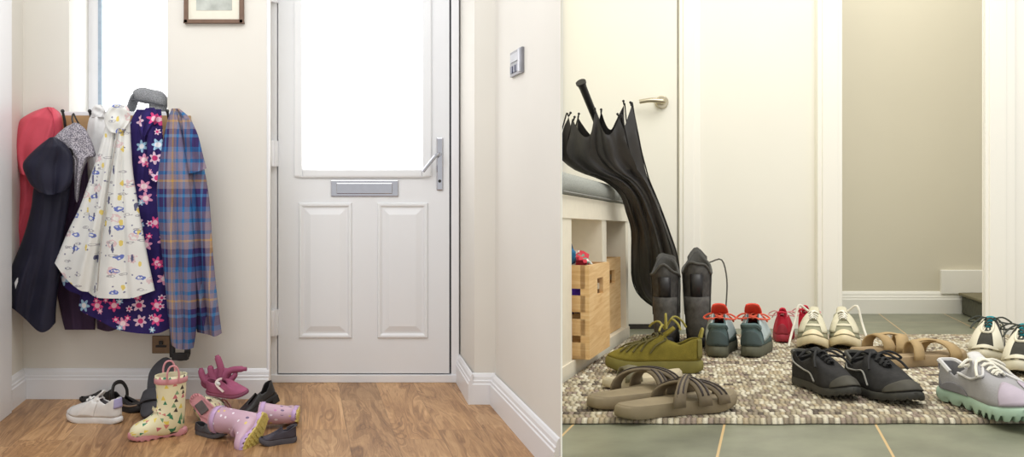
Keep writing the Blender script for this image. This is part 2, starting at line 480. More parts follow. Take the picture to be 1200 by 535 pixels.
# window
YW = YC + .39
wi = MB(); fx0, fx1 = xat(104, YW), xat(222, YW); zb = zs - .02
for (a, c, e, g) in ((fx0, fx0 + .075, zb, 2.25), (fx1 - .07, fx1, zb, 2.25), (fx0, fx1, zb, zb + .05), (fx0, fx1, 2.18, 2.25)):
    wi.box((a, YW - .02, e), (c, YW + .05, g))
wo = struct(wi.build('window_1', M_trim, smooth=False, bevel=.006))
b = MB(); b.box((fx0 + .062, YW - .028, zb + .045), (fx0 + .080, YW - .008, 2.19)); b.build('glazing_seal', plain('blue grey seal', col(158, 174, 192), .5), wo, smooth=False)
b = MB(); b.box((fx0 + .07, YW + .01, zb + .04), (fx1 - .06, YW + .02, 2.2)); b.build('glass_pane', glasslit('bright window glass', 2.2), wo, smooth=False)
b = MB(); b.prism([(xat(74, YC - .02), YC - .022), (xat(201, YC - .02), YC - .022), (xw1, YC), (xw1 + SKL * .38, YC + .38), (xw0 + SKL * .38, YC + .38), (xw0, YC)], zs - .02, zs)
struct(b.build('window_sill', M_trim, smooth=False, bevel=.003))

# front door
dl, dr, db = xat(326, YD), xat(526.5, YD), zat(437, YD)
gx0, gx1, gz = xat(355, YD), xat(495, YD), zat(198, YD)
b = MB(); T = .05
zt = 2.15
b.box((dl, YD, db), (gx0, YD + T, zt)); b.box((gx1, YD, db), (dr, YD + T, zt))
b.box((gx0, YD, db), (gx1, YD + T, gz)); b.box((gx0, YD, 2.05), (gx1, YD + T, zt))
door = struct(b.build('door_1', M_upvc, smooth=False))
b = MB()     # glazing bead
bx0, bx1, bz = xat(345, YD), xat(506, YD), zat(207, YD)
for (x0, x1, z0, z1) in ((bx0, gx0, bz, 2.1), (gx1, bx1, bz, 2.1), (gx0, gx1, bz, gz)):
    b.box((x0, YD - .014, z0), (x1, YD + .002, z1))
b.build('glazing_bead', M_upvc, door, smooth=False, bevel=.007)
b = MB(); b.box((gx0 - .01, YD + .018, gz - .01), (gx1 + .01, YD + .028, 2.06)); b.build('glass_pane', glasslit('bright door glass', 2.6), door, smooth=False)
def raised_panel(px0, px1, py0, py1):
    x0, x1, z1, z0 = xat(px0, YD), xat(px1, YD), zat(py0, YD), zat(py1, YD)
    b = MB(); rings = []
    for ins, d in ((0, 0), (.006, -.010), (.016, -.010), (.026, -.002), (.034, -.002), (.062, -.010), (.064, -.0102)):
        rings.append([(x0 + ins, YD + d, z0 + ins), (x1 - ins, YD + d, z0 + ins), (x1 - ins, YD + d, z1 - ins), (x0 + ins, YD + d, z1 - ins)])
    b.loft(rings, True, False, True); b.build('raised_panel', M_upvc, door, smooth=False)
raised_panel(350, 413, 237, 396); raised_panel(442, 502, 237, 396)
# letter plate
lx0, lx1, lz0, lz1 = xat(388, YD), xat(467, YD), zat(230, YD), zat(211, YD)
b = MB(); b.box((lx0, YD - .008, lz0), (lx1, YD, lz1)); lp = b.build('letter_plate', M_chrome, door, smooth=False, bevel=.003, label='polished chrome letter plate')
b = MB(); b.box((lx0 + .03, YD - .014, lz0 + .014), (lx1 - .03, YD - .006, lz1 - .014)); b.build('flap', M_chrome, lp, smooth=False, bevel=.003)
# handle
hx = xat(515.5, YD)
b = MB(); b.box((hx - .017, YD - .010, zat(223, YD)), (hx + .017, YD, zat(161, YD))); hp = b.build('handle_plate', M_chrome, door, smooth=False, bevel=.006, label='chrome lever handle on long back plate')
b = MB(); hz = zat(181, YD)
b.tube([(hx, YD - .005, hz), (hx, YD - .05, hz), (hx - .02, YD - .055, hz - .012), (xat(497, YD), YD - .055, zat(201, YD))], .009, 8); b.build('lever', M_chrome, hp)
b = MB(); b.tube([(hx, YD - .004, zat(212, YD)), (hx, YD - .016, zat(212, YD))], .008, 10, 1); b.build('keyhole', M_black, hp)
for py0, py1 in ((165, 195), (362, 392), (-22, 4)):
    b = MB(); x0 = xat(318, YD); b.box((x0, YD - .03, zat(py1, YD)), (dl + .004, YD + .001, zat(py0, YD)))
    b.tube([(x0 + .012, YD - .034, zat(py1, YD)), (x0 + .012, YD - .034, zat(py0, YD))], .012, 10, 1)
    b.build('hinge', M_trim, door, bevel=.002)
# frame and threshold
b = MB(); x0 = xat(317.4, YD)
b.box((x0, YD - .004, 0), (dl - .006, YD + .06, H)); b.box((dr + .010, YD - .004, 0), (xr + .004, YD + .06, H)); b.box((x0, YD - .012, 0), (xr, YD + .05, db - .006))
b.box((dl - .006, YD + .035, 0), (dl + .01, YD + .06, H)); b.box((dr, YD + .035, 0), (dr + .012, YD + .06, H))
struct(b.build('trim_3', M_trim, smooth=False, bevel=.003))
b = MB(); b.box((dl - .007, YD + .02, db - .007), (dr + .010, YD + .034, zt)); struct(b.build('trim_4', plain('dark door seal', col(70, 72, 78), .6), smooth=False))

# picture frame
t = thing('picture_frame', 'brown framed picture with cream mount hanging high on wall beside front door', 'picture', Vector((xat(252, YC), YC, zat(28, YC))))
fw = (287 - 218) / F * YC; b = MB()
for q in ((-fw/2, -.025, 0, fw/2, -.001, .018), (-fw/2, -.025, .34, fw/2, -.001, .358), (-fw/2, -.025, .0, -fw/2 + .018, -.001, .358), (fw/2 - .018, -.025, 0, fw/2, -.001, .358)):
    b.box(q[:3], q[3:])
b.build('frame', plain('brown picture wood', col(110, 84, 68), .5), t, smooth=False, bevel=.002)
b = MB(); b.box((-fw/2 + .01, -.012, .01), (fw/2 - .01, -.002, .35)); b.build('mount', plain('cream mount board', col(226, 222, 208), .9, var=.02), t, smooth=False)
b = MB(); b.box((-.085, -.0135, .062), (.085, -.0115, .30)); b.build('print', plain('grey landscape print', col(182, 186, 180), .8, var=.2, scale=18), t, smooth=False)

# thermostat on the right wall
d = Vector((SKL, 1, 0)).normalized(); n_ = Vector((-1, SKL, 0)).normalized()
pa = P(600.7, 76.8, rwx(3.647) and 3.647); ya, yb = 3.647, 3.448
za, zb2 = zat(91, ya), zat(62.5, ya)
Mth = Matrix.Identity(4); ctr = Vector((rwx(3.55), 3.55, (za + zb2) / 2))
for i in range(3): Mth[i][0] = -d[i]; Mth[i][1] = -n_[i]; Mth[i][2] = (0, 0, 1)[i]; Mth[i][3] = ctr[i]
wd, ht = .098, (zb2 - za) / 2
t = thing('wall_thermostat', 'small grey thermostat panel with screen and buttons on white right wall', 'thermostat', Mth)
b = MB(); b.box((-wd, -.012, -ht), (wd, -.0005, ht)); b.build('plate', plain('brushed steel', col(128, 128, 134), .4, 0), t, smooth=False, bevel=.002)
b = MB(); b.box((-wd * .8, -.016, ht * .1), (wd * .45, -.010, ht * .75)); b.build('screen', plain('pale display', col(158, 160, 168), .3), t, smooth=False)
for i in range(3):
    b = MB(); b.box((-wd * .8 + i * .05, -.017, -ht * .75), (-wd * .8 + i * .05 + .034, -.010, -ht * .2)); b.build('button', plain('blue grey button', col(74, 78, 104), .4), t, smooth=False)
b = MB(); b.box((wd * .62, -.020, -ht * .9), (wd * .95, -.010, ht * .95)); b.build('side_bezel', plain('pale bezel', col(176, 178, 188), .3), t, smooth=False, bevel=.002)

# coat rack board with hooks
t = thing('wall_mounted_coat_rack', 'wooden coat rack board with hooks under the window sill', 'coat rack', P(150, 170, YC))
RM = t.matrix_world.inverted()
b = MB(); b.box((xat(74, YC), YC - .022, zat(172, YC)), (xat(224, YC), YC - .001, zat(135.5, YC))); b.build('board', plain('oak board', col(176, 142, 100), .55, var=.2, scale=14), t, smooth=False, bevel=.002, M=Matrix.Translation(-P(150, 170, YC)))
for px in (86, 117, 140, 172, 206):
    b = MB(); x = xat(px, YC); z = zat(146, YC)
    b.tube([(x, YC - .02, z - .05), (x, YC - .05, z - .045), (x, YC - .075, z - .01), (x, YC - .08, z + .015), (x - .004, YC - .09, z + .055)], .006, 7)
    b.ball((x - .004, YC - .09, z + .058), .009, 8, 6)
    b.tube([(x, YC - .022, z - .03), (x + .004, YC - .06, z - .07), (x + .006, YC - .085, z - .05)], .005, 6)
    b.build('hook', M_black, t, M=Matrix.Translation(-P(150, 170, YC)))

# brass socket and strap under the coats
o0 = P(190, 403, YC)
t = thing('wall_socket', 'brass wall socket plate low on the wall below the flowered coat', 'socket', o0)
b = MB(); b.box((-.045, -.01, -.042), (.045, -.001, .042)); b.build('plate', plain('aged brass', col(128, 106, 84), .4, .5), t, smooth=False, bevel=.003)
b = MB(); b.box((-.024, -.017, -.012), (.024, -.008, -.002)); b.box((-.008, -.02, .002), (.008, -.008, .018)); b.build('switch', M_black, t, smooth=False)

# ------------------------------------------------------------------ garments
def poly_at(pts, s_):
    """point at fraction s_ of a smooth polyline"""
    c = pts if len(pts) > 24 else None
    q = s_ * (len(pts) - 1); i = min(len(pts) - 2, int(q)); t = q - i
    return pts[i].lerp(pts[i + 1], t)
def resample(ctrl, n=60, cr=5):
    pts = crom([Vector((x, y)) for x, y in ctrl], cr) if len(ctrl) > 2 else [Vector((x, y)) for x, y in ctrl]
    ds = [0]
    for a, c in zip(pts, pts[1:]): ds.append(ds[-1] + (c - a).length)
    out = []; k = 0
    for i in range(n + 1):
        d = ds[-1] * i / n
        while k < len(pts) - 2 and ds[k + 1] < d: k += 1
        out.append(pts[k].lerp(pts[k + 1], (d - ds[k]) / max(1e-9, ds[k + 1] - ds[k])))
    return out
def drape(L, R, T=None, Bm=None, Yb=4.0, th=.05, folds=(), M=48, N=44, edge=.5, fold_top=.25, wr=.004, seed=0, sag=0.0):
    """hanging cloth spanned between a left and a right edge, a top and a hem; closed at the back"""
    rnd = random.Random(seed)
    Lr, Rr = resample(L, N), resample(R, N)
    Tr = resample(T or [L[0], R[0]], M); Br = resample(Bm or [L[-1], R[-1]], M)
    b = MB(); fr, bk = [], []
    ph = [rnd.uniform(0, 6.28) for _ in range(6)]
    for k in range(N + 1):
        v = k / N; A, B = [], []
        for i in range(M + 1):
            u = i / M
            p = Lr[k] * (1 - u) + Rr[k] * u + Tr[i] * (1 - v) + Br[i] * v - (Tr[0] * (1-u) * (1-v) + Tr[-1] * u * (1-v) + Br[0] * (1-u) * v + Br[-1] * u * v)
            prof = max(0.0, 1 - abs(2 * u - 1) ** 3.2) ** edge
            grow = fold_top + (1 - fold_top) * min(1, v * 1.3)
            d = th * prof * min(1, .45 + 2.5 * v)
            for (u0, u1, w_, a_) in folds:          # a ridge (a_ > 0) or a groove running from u0 at the top to u1 at the hem
                c_ = u0 + (u1 - u0) * v; q = (u - c_) / w_
                d += a_ * grow * math.exp(-q * q)  * min(1, prof * 1.6)
            d += wr * prof * (math.sin(9 * u + 5 * v + ph[0]) + .7 * math.sin(5 * u - 11 * v + ph[1]) + .45 * math.sin(15 * u + 7 * v + ph[2]))
            d += sag * prof * math.sin(PI * v)
            A.append(P(p.x, p.y, Yb - .004 - max(d, .0))); B.append(P(p.x, p.y, Yb))
        fr.append(A); bk.append(B)
    W = M + 1; n = N + 1
    vs = [p for r in fr for p in r] + [p for r in bk for p in r]
    uvs = [(p.x, p.z) for p in vs]; fs = []; o = n * W
    for k in range(N):
        for i in range(M):
            fs.append((k*W+i, k*W+i+1, (k+1)*W+i+1, (k+1)*W+i))
            fs.append((o+k*W+i+1, o+k*W+i, o+(k+1)*W+i, o+(k+1)*W+i+1))
        for i in (0, M): fs.append((k*W+i, (k+1)*W+i, o+(k+1)*W+i, o+k*W+i))
    for k in (0, N):
        for i in range(M): fs.append((k*W+i, o+k*W+i, o+k*W+i+1, k*W+i+1))
    return b.add(vs, fs, uvs)
def garment(name, label, cat, base):
    t = thing(name, label, cat, base, 'coats hanging on the rack'); return t, Matrix.Translation(-base)
M_red = fabric('coral rain shell', col(212, 88, 104), .10, .15, .5, 9)
M_navy = fabric('navy shell', col(36, 36, 52), .2, .2, .5, 9)
M_purple = fabric('dark plum cloth', col(70, 53, 78), .15, .3, .85, 10)
M_glit = speckle('grey fleece lining', col(104, 100, 112), col(188, 184, 192), 190)
M_fleece = fabric('white fleece', col(226, 226, 226), .05, .6)

t, D = garment('hanging_jacket', 'coral red hooded rain jacket hanging furthest left on the rack', 'jacket', P(45, 300, 4.0))
drape([(18, 178), (21, 205), (22, 235), (14, 268), (8, 295), (5, 312)], [(66, 178), (66, 215), (60, 250), (48, 300)], None, [(5, 312), (10, 317), (30, 320), (48, 318)], 4.05, .035, [(.2, .15, .08, .014), (.35, .3, .07, -.012)], seed=1).build('body', M_red, t, M=D)
drape([(50, 126.5), (36, 132), (22, 142), (14, 160), (13, 172), (16, 185), (22, 202)], [(63, 126), (71, 133), (74, 145), (74, 165), (72, 185), (60, 204)], [(50, 126.5), (56, 125.2), (63, 126)], [(22, 202), (38, 208), (60, 204)], 4.045, .075, [(.75, .6, .05, .012), (.4, .2, .08, -.012), (.2, .1, .07, .010)], edge=.5, seed=2).build('hood', M_red, t, M=D)
b = MB(); b.tube([P(56, 126, 4.0), P(61, 134, 3.962), P(64, 150, 3.950), P(60, 172, 3.955)], .0028, 6); b.build('hood_seam', fabric('coral seam', col(186, 68, 86)), t, M=D)

t, D = garment('hanging_jacket', 'navy blue jacket with speckled grey hood lining hanging from a black hook', 'jacket', P(50, 370, 3.9))
drape([(45, 200), (39, 222), (36, 245), (27, 278), (12, 315), (4, 338), (1, 353)], [(84, 196), (82, 225), (78, 255), (73, 290), (69, 330), (66, 358), (65, 378)], None, [(1, 353), (12, 359), (28, 372), (45, 388), (56, 387), (65, 378)], 3.925, .045, [(.35, .22, .08, .014), (.55, .5, .07, -.012), (.75, .74, .08, .012), (.2, .38, .06, -.008)], seed=3).build('body', M_navy, t, M=D)
drape([(58, 161), (44, 172), (30, 186), (26.5, 194), (29, 203), (36, 216), (46, 225)], [(64, 160), (76, 168), (84, 180), (86, 195), (85, 210), (79, 222)], None, [(46, 225), (60, 228), (79, 222)], 3.868, .05, [(.6, .2, .10, .014), (.8, .55, .06, -.012), (.3, .2, .07, -.008)], seed=4).build('hood', M_navy, t, M=D)
drape([(84, 145), (75, 150), (64, 160), (60, 167), (70, 176), (84, 184), (86, 200), (88, 232)], [(93, 145), (100, 151), (105, 160), (110, 172), (112, 183), (104, 186), (96, 205), (92, 234)], [(84, 145), (88, 143.5), (93, 145)], [(88, 232), (90, 237), (92, 234)], 3.915, .034, [(.5, .5, .1, .010), (.3, .3, .06, -.008)], seed=5).build('hood_lining', M_glit, t, M=D, label='speckled grey hood lining')
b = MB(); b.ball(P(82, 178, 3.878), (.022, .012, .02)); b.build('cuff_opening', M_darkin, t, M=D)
b = MB(); b.hexa([P(17, 331, 3.868), P(20, 351, 3.868), P(22.5, 349, 3.88), P(19, 327, 3.88), P(20.5, 325, 3.868), P(23.5, 350, 3.868), P(24.5, 348, 3.88), P(22.5, 326, 3.88)])
b.build('care_tag', plain('white tag', col(226, 226, 230), .7), t, M=D, label='small white tag')
b = MB(); b.tube([P(86, 146, 3.94), P(84.5, 139, 3.945), P(86, 133, 3.96), P(89, 139, 3.945), P(93, 146, 3.94)], .004, 6); b.build('hanging_loop', M_black, t, M=D)

t, D = garment('hanging_coat', 'dark plum coat hanging between navy jacket and white patterned raincoat', 'coat', P(100, 380, 3.98))
drape([(90, 186), (80, 198), (77, 225), (73, 262), (68, 300), (66, 335), (72, 370), (76, 386)], [(103, 186), (103, 205), (107, 250), (112, 300), (112, 345), (111.5, 386)], None, None, 4.05, .030, [(.4, .3, .1, .012), (.7, .65, .08, -.010)], seed=6).build('body', M_purple, t, M=D)
drape([(110, 335), (112, 360), (114, 385)], [(142, 338), (143, 365), (141, 384)], None, [(114, 385), (127, 388), (141, 384)], 4.045, .022, [(.5, .5, .2, .008)], seed=7).build('back_panel', M_purple, t, M=D)
drape([(93, 188), (92, 205), (88, 238), (78, 270), (70, 292)], [(101, 188), (100, 212), (99, 240), (94, 266), (84, 293)], None, None, 4.012, .026, [(.5, .4, .12, .010)], seed=8).build('sleeve', M_purple, t, M=D)

t, D = garment('hanging_fleece', 'plain white fleece top mostly hidden behind white patterned raincoat', 'fleece', P(112, 190, 4.0))
drape([(111, 127), (104, 140), (101, 160), (101, 180), (104, 197)], [(121, 127), (126, 140), (128, 160), (126, 180), (118, 198)], None, [(104, 197), (110, 202), (118, 198)], 3.992, .020, [(.35, .4, .1, .005)], seed=9).build('body', M_fleece, t, M=D)
drape([(112, 122.5), (108, 128), (107, 137)], [(119, 122.5), (123, 128), (124, 137)], None, None, 3.978, .012, [], seed=10).build('collar', M_fleece, t, M=D)

t, D = garment('hanging_coat', 'navy coat printed with pink and white flowers behind the white raincoat', 'coat', P(160, 385, 3.93))
drape([(160, 128), (152, 148), (151, 200), (140, 250), (104, 285), (76, 308), (71, 322)], [(189, 128), (191, 160), (191.5, 220), (193, 260), (196, 320), (199, 350), (200, 384)], None, [(71, 322), (74, 334), (82, 341), (95, 347), (93, 362), (114, 374), (138, 386), (165, 390.5), (186, 390), (200, 384)], 3.955, .045, [(.5, .55, .05, .012), (.75, .78, .05, -.012), (.9, .9, .05, .010), (.3, .3, .06, -.01)], M=64, seed=11).build('body', M_floral, t, M=D)
drape([(171, 126), (165, 134), (163, 148), (166, 160)], [(181, 126), (184, 133), (178, 148), (171, 161)], None, None, 3.893, .014, [(.5, .5, .12, -.006)], seed=12).build('collar', M_floral, t, M=D)
drape([(173, 148), (172, 175), (175, 208)], [(190, 148), (191, 175), (188, 208)], None, [(175, 208), (182, 213), (188, 208)], 3.895, .016, [(.5, .5, .15, .006)], seed=13).build('sleeve', M_floral, t, M=D)

t, D = garment('hanging_raincoat', 'white raincoat covered in small blue and yellow drawings', 'raincoat', P(125, 345, 3.84))
drape([(130, 125), (125, 140), (120, 160), (112, 188), (103, 215), (93, 243), (79, 272), (64, 308)], [(149, 125), (152.5, 145), (154, 175), (157, 209), (166, 262), (174, 305), (181.5, 340)], [(130, 125), (139, 122.5), (149, 125)], [(64, 308), (77, 326), (93, 339.5), (103, 342), (114, 348.5), (136, 349.5), (155, 349), (167, 345), (181.5, 340)], 3.868, .040, [(.35, .30, .05, .020), (.45, .44, .025, -.030), (.60, .58, .07, .018), (.72, .75, .03, -.014), (.15, .12, .06, -.012)], M=84, N=60, wr=.003, seed=14).build('body', M_doodle, t, M=D)
drape([(133, 122), (126, 128), (122, 140), (126, 152)], [(147, 122), (152, 130), (152, 142), (146, 152)], None, [(126, 152), (135, 156), (146, 152)], 3.828, .014, [(.5, .5, .15, -.008)], seed=15).build('hood', M_doodle, t, M=D)
b = MB(); b.tube([P(139, 150, 3.812), P(130, 200, 3.803), P(122, 250, 3.800), P(117, 300, 3.802), P(114, 340, 3.806)], .0028, 6); b.build('placket', fabric('grey placket', col(176, 172, 166)), t, M=D)

t, D = garment('hanging_shirt', 'blue and purple plaid flannel shirt hanging furthest right on the rack', 'shirt', P(222, 390, 3.85))
drape([(203, 127), (205, 160), (209, 205), (216, 260), (220, 320), (226, 360), (231, 389)], [(210, 127), (222, 138), (231, 160), (240, 200), (246, 240), (250, 300), (255, 350), (260, 390)], None, [(231, 389), (245, 392), (252, 394), (260, 390)], 3.93, .045, [(.35, .3, .07, .016), (.5, .5, .05, -.016), (.75, .7, .08, .012)], seed=16).build('body', M_plaid, t, M=D)
drape([(201, 127), (196, 142), (191, 165), (185, 205), (184, 240), (189, 290), (194, 340), (198, 380), (201, 404)], [(205, 127), (209, 140), (214, 160), (220, 195), (224, 230), (227, 280), (230, 330), (230.5, 380), (227, 407)], None, [(201, 404), (208, 408.5), (220, 409), (227, 407)], 3.872, .040, [(.3, .35, .08, .014), (.5, .55, .05, -.014), (.7, .75, .07, .010)], seed=17).build('sleeve', M_plaid, t, M=D)
drape([(213, 138), (214, 155), (216, 175), (219, 203)], [(224, 140), (232, 158), (237, 178), (242, 197)], None, [(219, 203), (228, 202), (242, 197)], 3.868, .014, [(.5, .5, .15, .006)], seed=18).build('collar', M_plaid, t, M=D)

t = thing('hanging_strap', 'black strap loop with buckle showing below the plaid shirt', 'strap', P(211, 415, 3.96))
D = Matrix.Translation(-P(211, 415, 3.96))
b = MB(); b.tube([P(203, 150, 3.99), P(202, 300, 3.99), P(202, 405, 3.99), P(203, 416, 3.985), P(211, 419, 3.98), P(219, 416, 3.985), P(219.5, 404, 3.99), P(219, 392, 3.99)], .014, 8, flat=.5, up=(0, 1, 0)); b.build('webbing', M_black, t, M=D)
b = MB(); b.box(P(204, 420.5, 3.975), P(219, 414, 3.945)); b.build('buckle', M_rubber, t, smooth=False, bevel=.003, M=D)

# grey cap on the sill
cb = P(176, 130.5, 4.13); cb.z = zs
t = thing('fabric_hat', 'grey fabric cap resting on the window sill', 'hat', cb)
M_cap = speckle('grey tweed', col(120, 122, 126), col(154, 156, 160), 260)
b = MB(); rings = []
for z, r, ox in ((.040, .066, .012), (.050, .078, .008), (.068, .084, .004), (.088, .080, -.002), (.104, .066, -.004), (.113, .042, -.006), (.1155, .012, -.008)):
    rings.append([Vector((ox + r * math.cos(a), r * .8 * math.sin(a), z - .012 * math.cos(a) * (1 if z < .1 else .5) + .004 * math.sin(4 * a + 1))) for a in [2 * PI * i / 32 for i in range(32)]])
b.loft(rings, True, False, True); b.build('crown', M_cap, t, solid=.005, sub=1)
def strip(path, half, th):
    b = MB(); R = []
    for (x, z), y in path: R.append([Vector((x, y - half, z)), Vector((x - th * .2, y, z + th * .3)), Vector((x, y + half, z))])
    b.loft(R, False); return b
strip([((-.064, .098), 0), ((-.078, .080), 0), ((-.088, .055), 0), ((-.096, .030), 0), ((-.104, .006), 0)], .052, .01).build('peak', M_cap, t, solid=.014, sub=1)
b = MB(); R0, R1 = [], []
for i in range(17):
    a = -PI * .5 + PI * i / 16
    R0.append(Vector((.014 + .066 * math.cos(a), .052 * math.sin(a), .046 - .012 * math.cos(a)))); R1.append(Vector((.016 + .060 * math.cos(a), .05 * math.sin(a), .002)))
b.loft([R0, R1], False); b.build('ear_flap', M_cap, t, solid=.007)
b = MB(); b.tube([(-.070, -.050, .060), (-.040, -.062, .056), (0, -.068, .05), (.045, -.058, .04), (.075, -.03, .034)], .004, 6); b.build('hat_seam', plain('dark grey thread', col(84, 86, 92), .8), t)

# ------------------------------------------------------------------ shoes
OUT = [(0,0),(.02,.135),(.11,.265),(.40,.27),(.62,.38),(.77,.425),(.89,.335),(.965,.18),(.995,.03),(.968,-.14),(.88,-.33),(.70,-.465),(.42,-.40),(.115,-.275),(.02,-.135)]
COLL = [(.03,0),(.04,.14),(.10,.20),(.23,.21),(.36,.15),(.47,.11),(.56,.095),(.605,.055),(.615,0),(.605,-.055),(.56,-.095),(.47,-.11),(.36,-.15),(.21,-.21),(.07,-.15)]
NC = 15
def cr1(ctrl, u):
    i = int(math.floor(u)) % NC; t = u - math.floor(u)
    p0, p1, p2, p3 = (Vector(ctrl[(i + k) % NC]) for k in (-1, 0, 1, 2))
    return .5 * ((2*p1) + (p2 - p0)*t + (2*p0 - 5*p1 + 4*p2 - p3)*t*t + (3*p1 - p0 - 3*p2 + p3)*t*t*t)
class Shoe:
    def __init__(s, root, L, W=None, side=1, sole=.028, heel=.085, dip=.062, throat=.078, spring=.012, tx=None, toe_full=.0, ox=0.0):
        s.r, s.L, s.W, s.side, s.sole = root, L, W or L * .37, side, sole
        s.heel, s.dip, s.throat, s.spring = heel, dip, throat, spring
        s.coll = [((x if tx is None else .03 + (x - .03) * (tx - .03) / .585), y) for x, y in COLL]
        s.tx = tx or .615
        s.tf = toe_full
    def sp(s, x): return s.spring * max(0, (x - .66) / .34) ** 2 + s.spring * .25 * max(0, (.12 - x) / .12) ** 2
    def out(s, u, k=1.0):
        p = cr1(OUT, u); return Vector((.5 * s.L + (p.x - .5) * s.L * k, p.y * s.W * s.side * k, 0)), p.x
    def S(s, u, t):
        o, x0 = s.out(u, .965); c = cr1(s.coll, u)
        e = 1 - math.cos(t * PI / 2); g = math.sin(t * PI / 2)
        wt = min(1, max(0, (x0 - .55) / .4)); wt = wt * wt * (3 - 2 * wt); ke = .72 - .17 * wt; kg = .72 - .30 * wt
        e = ke * e + (1 - ke) * t; g = kg * g + (1 - kg) * t
        zc, = interp([(.03, s.heel), (.12, s.heel * .97), (.24, s.dip), (.38, s.dip + (s.throat - s.dip) * .9), (s.tx, s.throat)], c.x)
        if c.x > .38: zc = s.throat + (.5 - (c.x - .38) / (s.tx - .38 + 1e-6)) * .028
        cp = Vector((c.x * s.L, c.y * s.W * s.side, 0))
        p = o.lerp(cp, e); z0 = s.sole + s.sp(x0)
        p.z = z0 + (zc - z0) * g
        return p
    def surf(s, u, t, off=0.0):
        p = s.S(u, t)
        if off:
            a = s.S(u + .05, t) - s.S(u - .05, t); b_ = s.S(u, min(1, t + .03)) - s.S(u, max(0, t - .03))
            n = a.cross(b_) * s.side
            n = n.normalized() if n.length > 0 else Vector((0, 0, 1))
            ctr = Vector((.45 * s.L, 0, s.sole))
            if n.dot(p - ctr) < 0: n = -n
            p = p + n * off
        return p
    def upper(s, m, name='upper', solid=.004):
        b = MB(); R = [[s.surf(i * NC / 60, k / 10) for i in range(60)] for k in range(11)]
        uv = [(i * .006, k * .012) for k in range(11) for i in range(60)]
        b.loft(R, True, uvs=uv); return b.build(name, m, s.r, solid=solid, angle=75)
    def outsole(s, m, name='sole', lug=0, flare=1.02, top=None, z0=0.0, nlug=26):
        b = MB(); N = 120; top = top if top is not None else s.sole
        R = []
        for k, (f, h) in enumerate(((.88, 0.0), (.94 * flare, 0.0), (.98 * flare, .14), (.99 * flare, .45), (.975 * flare, .85), (.945, 1.0))):
            ring = []
            for i in range(N):
                p, x = s.out(i * NC / N, f)
                l = 0
                if lug and k < 3: l = lug * (1 if math.sin(2 * PI * nlug * i / N * 1.0) > 0 else 0)
                p.z = s.sp(x) + z0 + max(h * (top - z0), l if k < 3 else 0)
                ring.append(p)
            R.append(ring)
        b.loft(R, True, True, True); return b.build(name, m, s.r, angle=50)
    def insole(s, m, z=.003, k=.9, name='insole'):
        b = MB(); ring, r2 = [], []
        for i in range(60):
            p, x = s.out(i * NC / 60, k); p.z = s.sole + s.sp(x) + z; ring.append(p); q = p.copy(); q.z -= .004; r2.append(q)
        b.loft([r2, ring], True, False, True); return b.build(name, m, s.r)
    def patch(s, u0, u1, t0, t1, m, name, off=.0016, nu=24, nt=7, t0b=None, t1b=None, solid=.0015, arc=True):
        b = MB(); R = []
        for j in range(nt + 1):
            r_ = []
            for i in range(nu + 1):
                a = i / nu; u = u0 + (u1 - u0) * a
                ta = t0 + ((t0b if t0b is not None else t0) - t0) * a; tb = t1 + ((t1b if t1b is not None else t1) - t1) * a
                if arc and t1 < .9: tb = ta + (tb - ta) * (.12 + .88 * math.sin(PI * a) ** .6)
                r_.append(s.surf(u % NC, ta + (tb - ta) * j / nt, off))
            R.append(r_)
        b.loft(R, False); return b.build(name, m, s.r, solid=-solid, angle=75)
    def line(s, pts, m, name, r=.002, off=.003, flat=1):
        b = MB(); b.tube([s.surf(u % NC, t, off) for u, t in pts], r, 6, 5, flat=flat); return b.build(name, m, s.r)
    def tongue(s, m, h=.03, back=.30, w=.17, name='tongue'):
        b = MB(); R = []
        for k in range(8):
            a = k / 7; x = (s.tx + .02) + (back - s.tx - .02) * a
            z = s.throat - .016 + (h + .020) * a ** 1.3
            r_ = []
            for i in range(9):
                q = -1 + 2 * i / 8
                ww = s.W * w * (1 - .25 * max(0, a - .8) * 5 * abs(q))
                r_.append(Vector((x * s.L - .004 * q * q, q * ww, z - .010 * q * q * (1 - .5 * a))))
            R.append(r_)
        b.loft(R, False); return b.build(name, m, s.r, solid=.006, angle=80)
    def lace(s, m, n=4, r=.0032, bow=True, name='laces', loose=1.0):
        b = MB(); pr = []
        for k in range(n):
            u = 4.1 + 2.5 * k / max(1, n - 1)
            pr.append((s.surf(u, .95, .003), s.surf(NC + .45 - u if False else 16 - u, .95, .003)))
        for k, (a, c) in enumerate(pr):
            mid = (a + c) / 2; mid.z = max(a.z, c.z) + .005
            b.tube([a, a.lerp(mid, .5) + Vector((0, 0, .004)), mid, mid.lerp(c, .5) + Vector((0, 0, .004)), c], r, 6, 3, flat=.6)
            if k + 1 < n:
                c2 = pr[k + 1][1]; m2 = (a + c2) / 2; m2.z = max(a.z, c2.z) + .008
                b.tube([a, m2, c2], r, 6, 4, flat=.6)
        if bow:
            o = (pr[0][0] + pr[0][1]) / 2 + Vector((0, 0, .008)); l = .042 * loose
            for sg in (1, -1):
                b.tube([o, o + Vector((.3*l, sg*l*.7, .25*l)), o + Vector((.5*l, sg*l*1.25, -.05*l)), o + Vector((.1*l, sg*l*1.0, -.15*l)), o], r * .8, 6)
                b.tube([o, o + Vector((.5*l, sg*l*.35, .2*l)), o + Vector((1.1*l, sg*l*.8, -.1*l)), o + Vector((1.5*l, sg*l*1.0, -.45*l))], r * .8, 6)
            b.ball(o, r * 1.8, 8, 6)
        return b.build(name, m, s.r)
def RS(px, py):                      # as RF, for the middle line of a sole whose near side is what shows
    return RF(px, py + (4 + (py - 395) * .13 if py > 390 else 3))
def on_floor(floor, n, heel, toe):
    a, c = floor(*heel), floor(*toe)
    return frame(a, c - a, n), (c - a).length
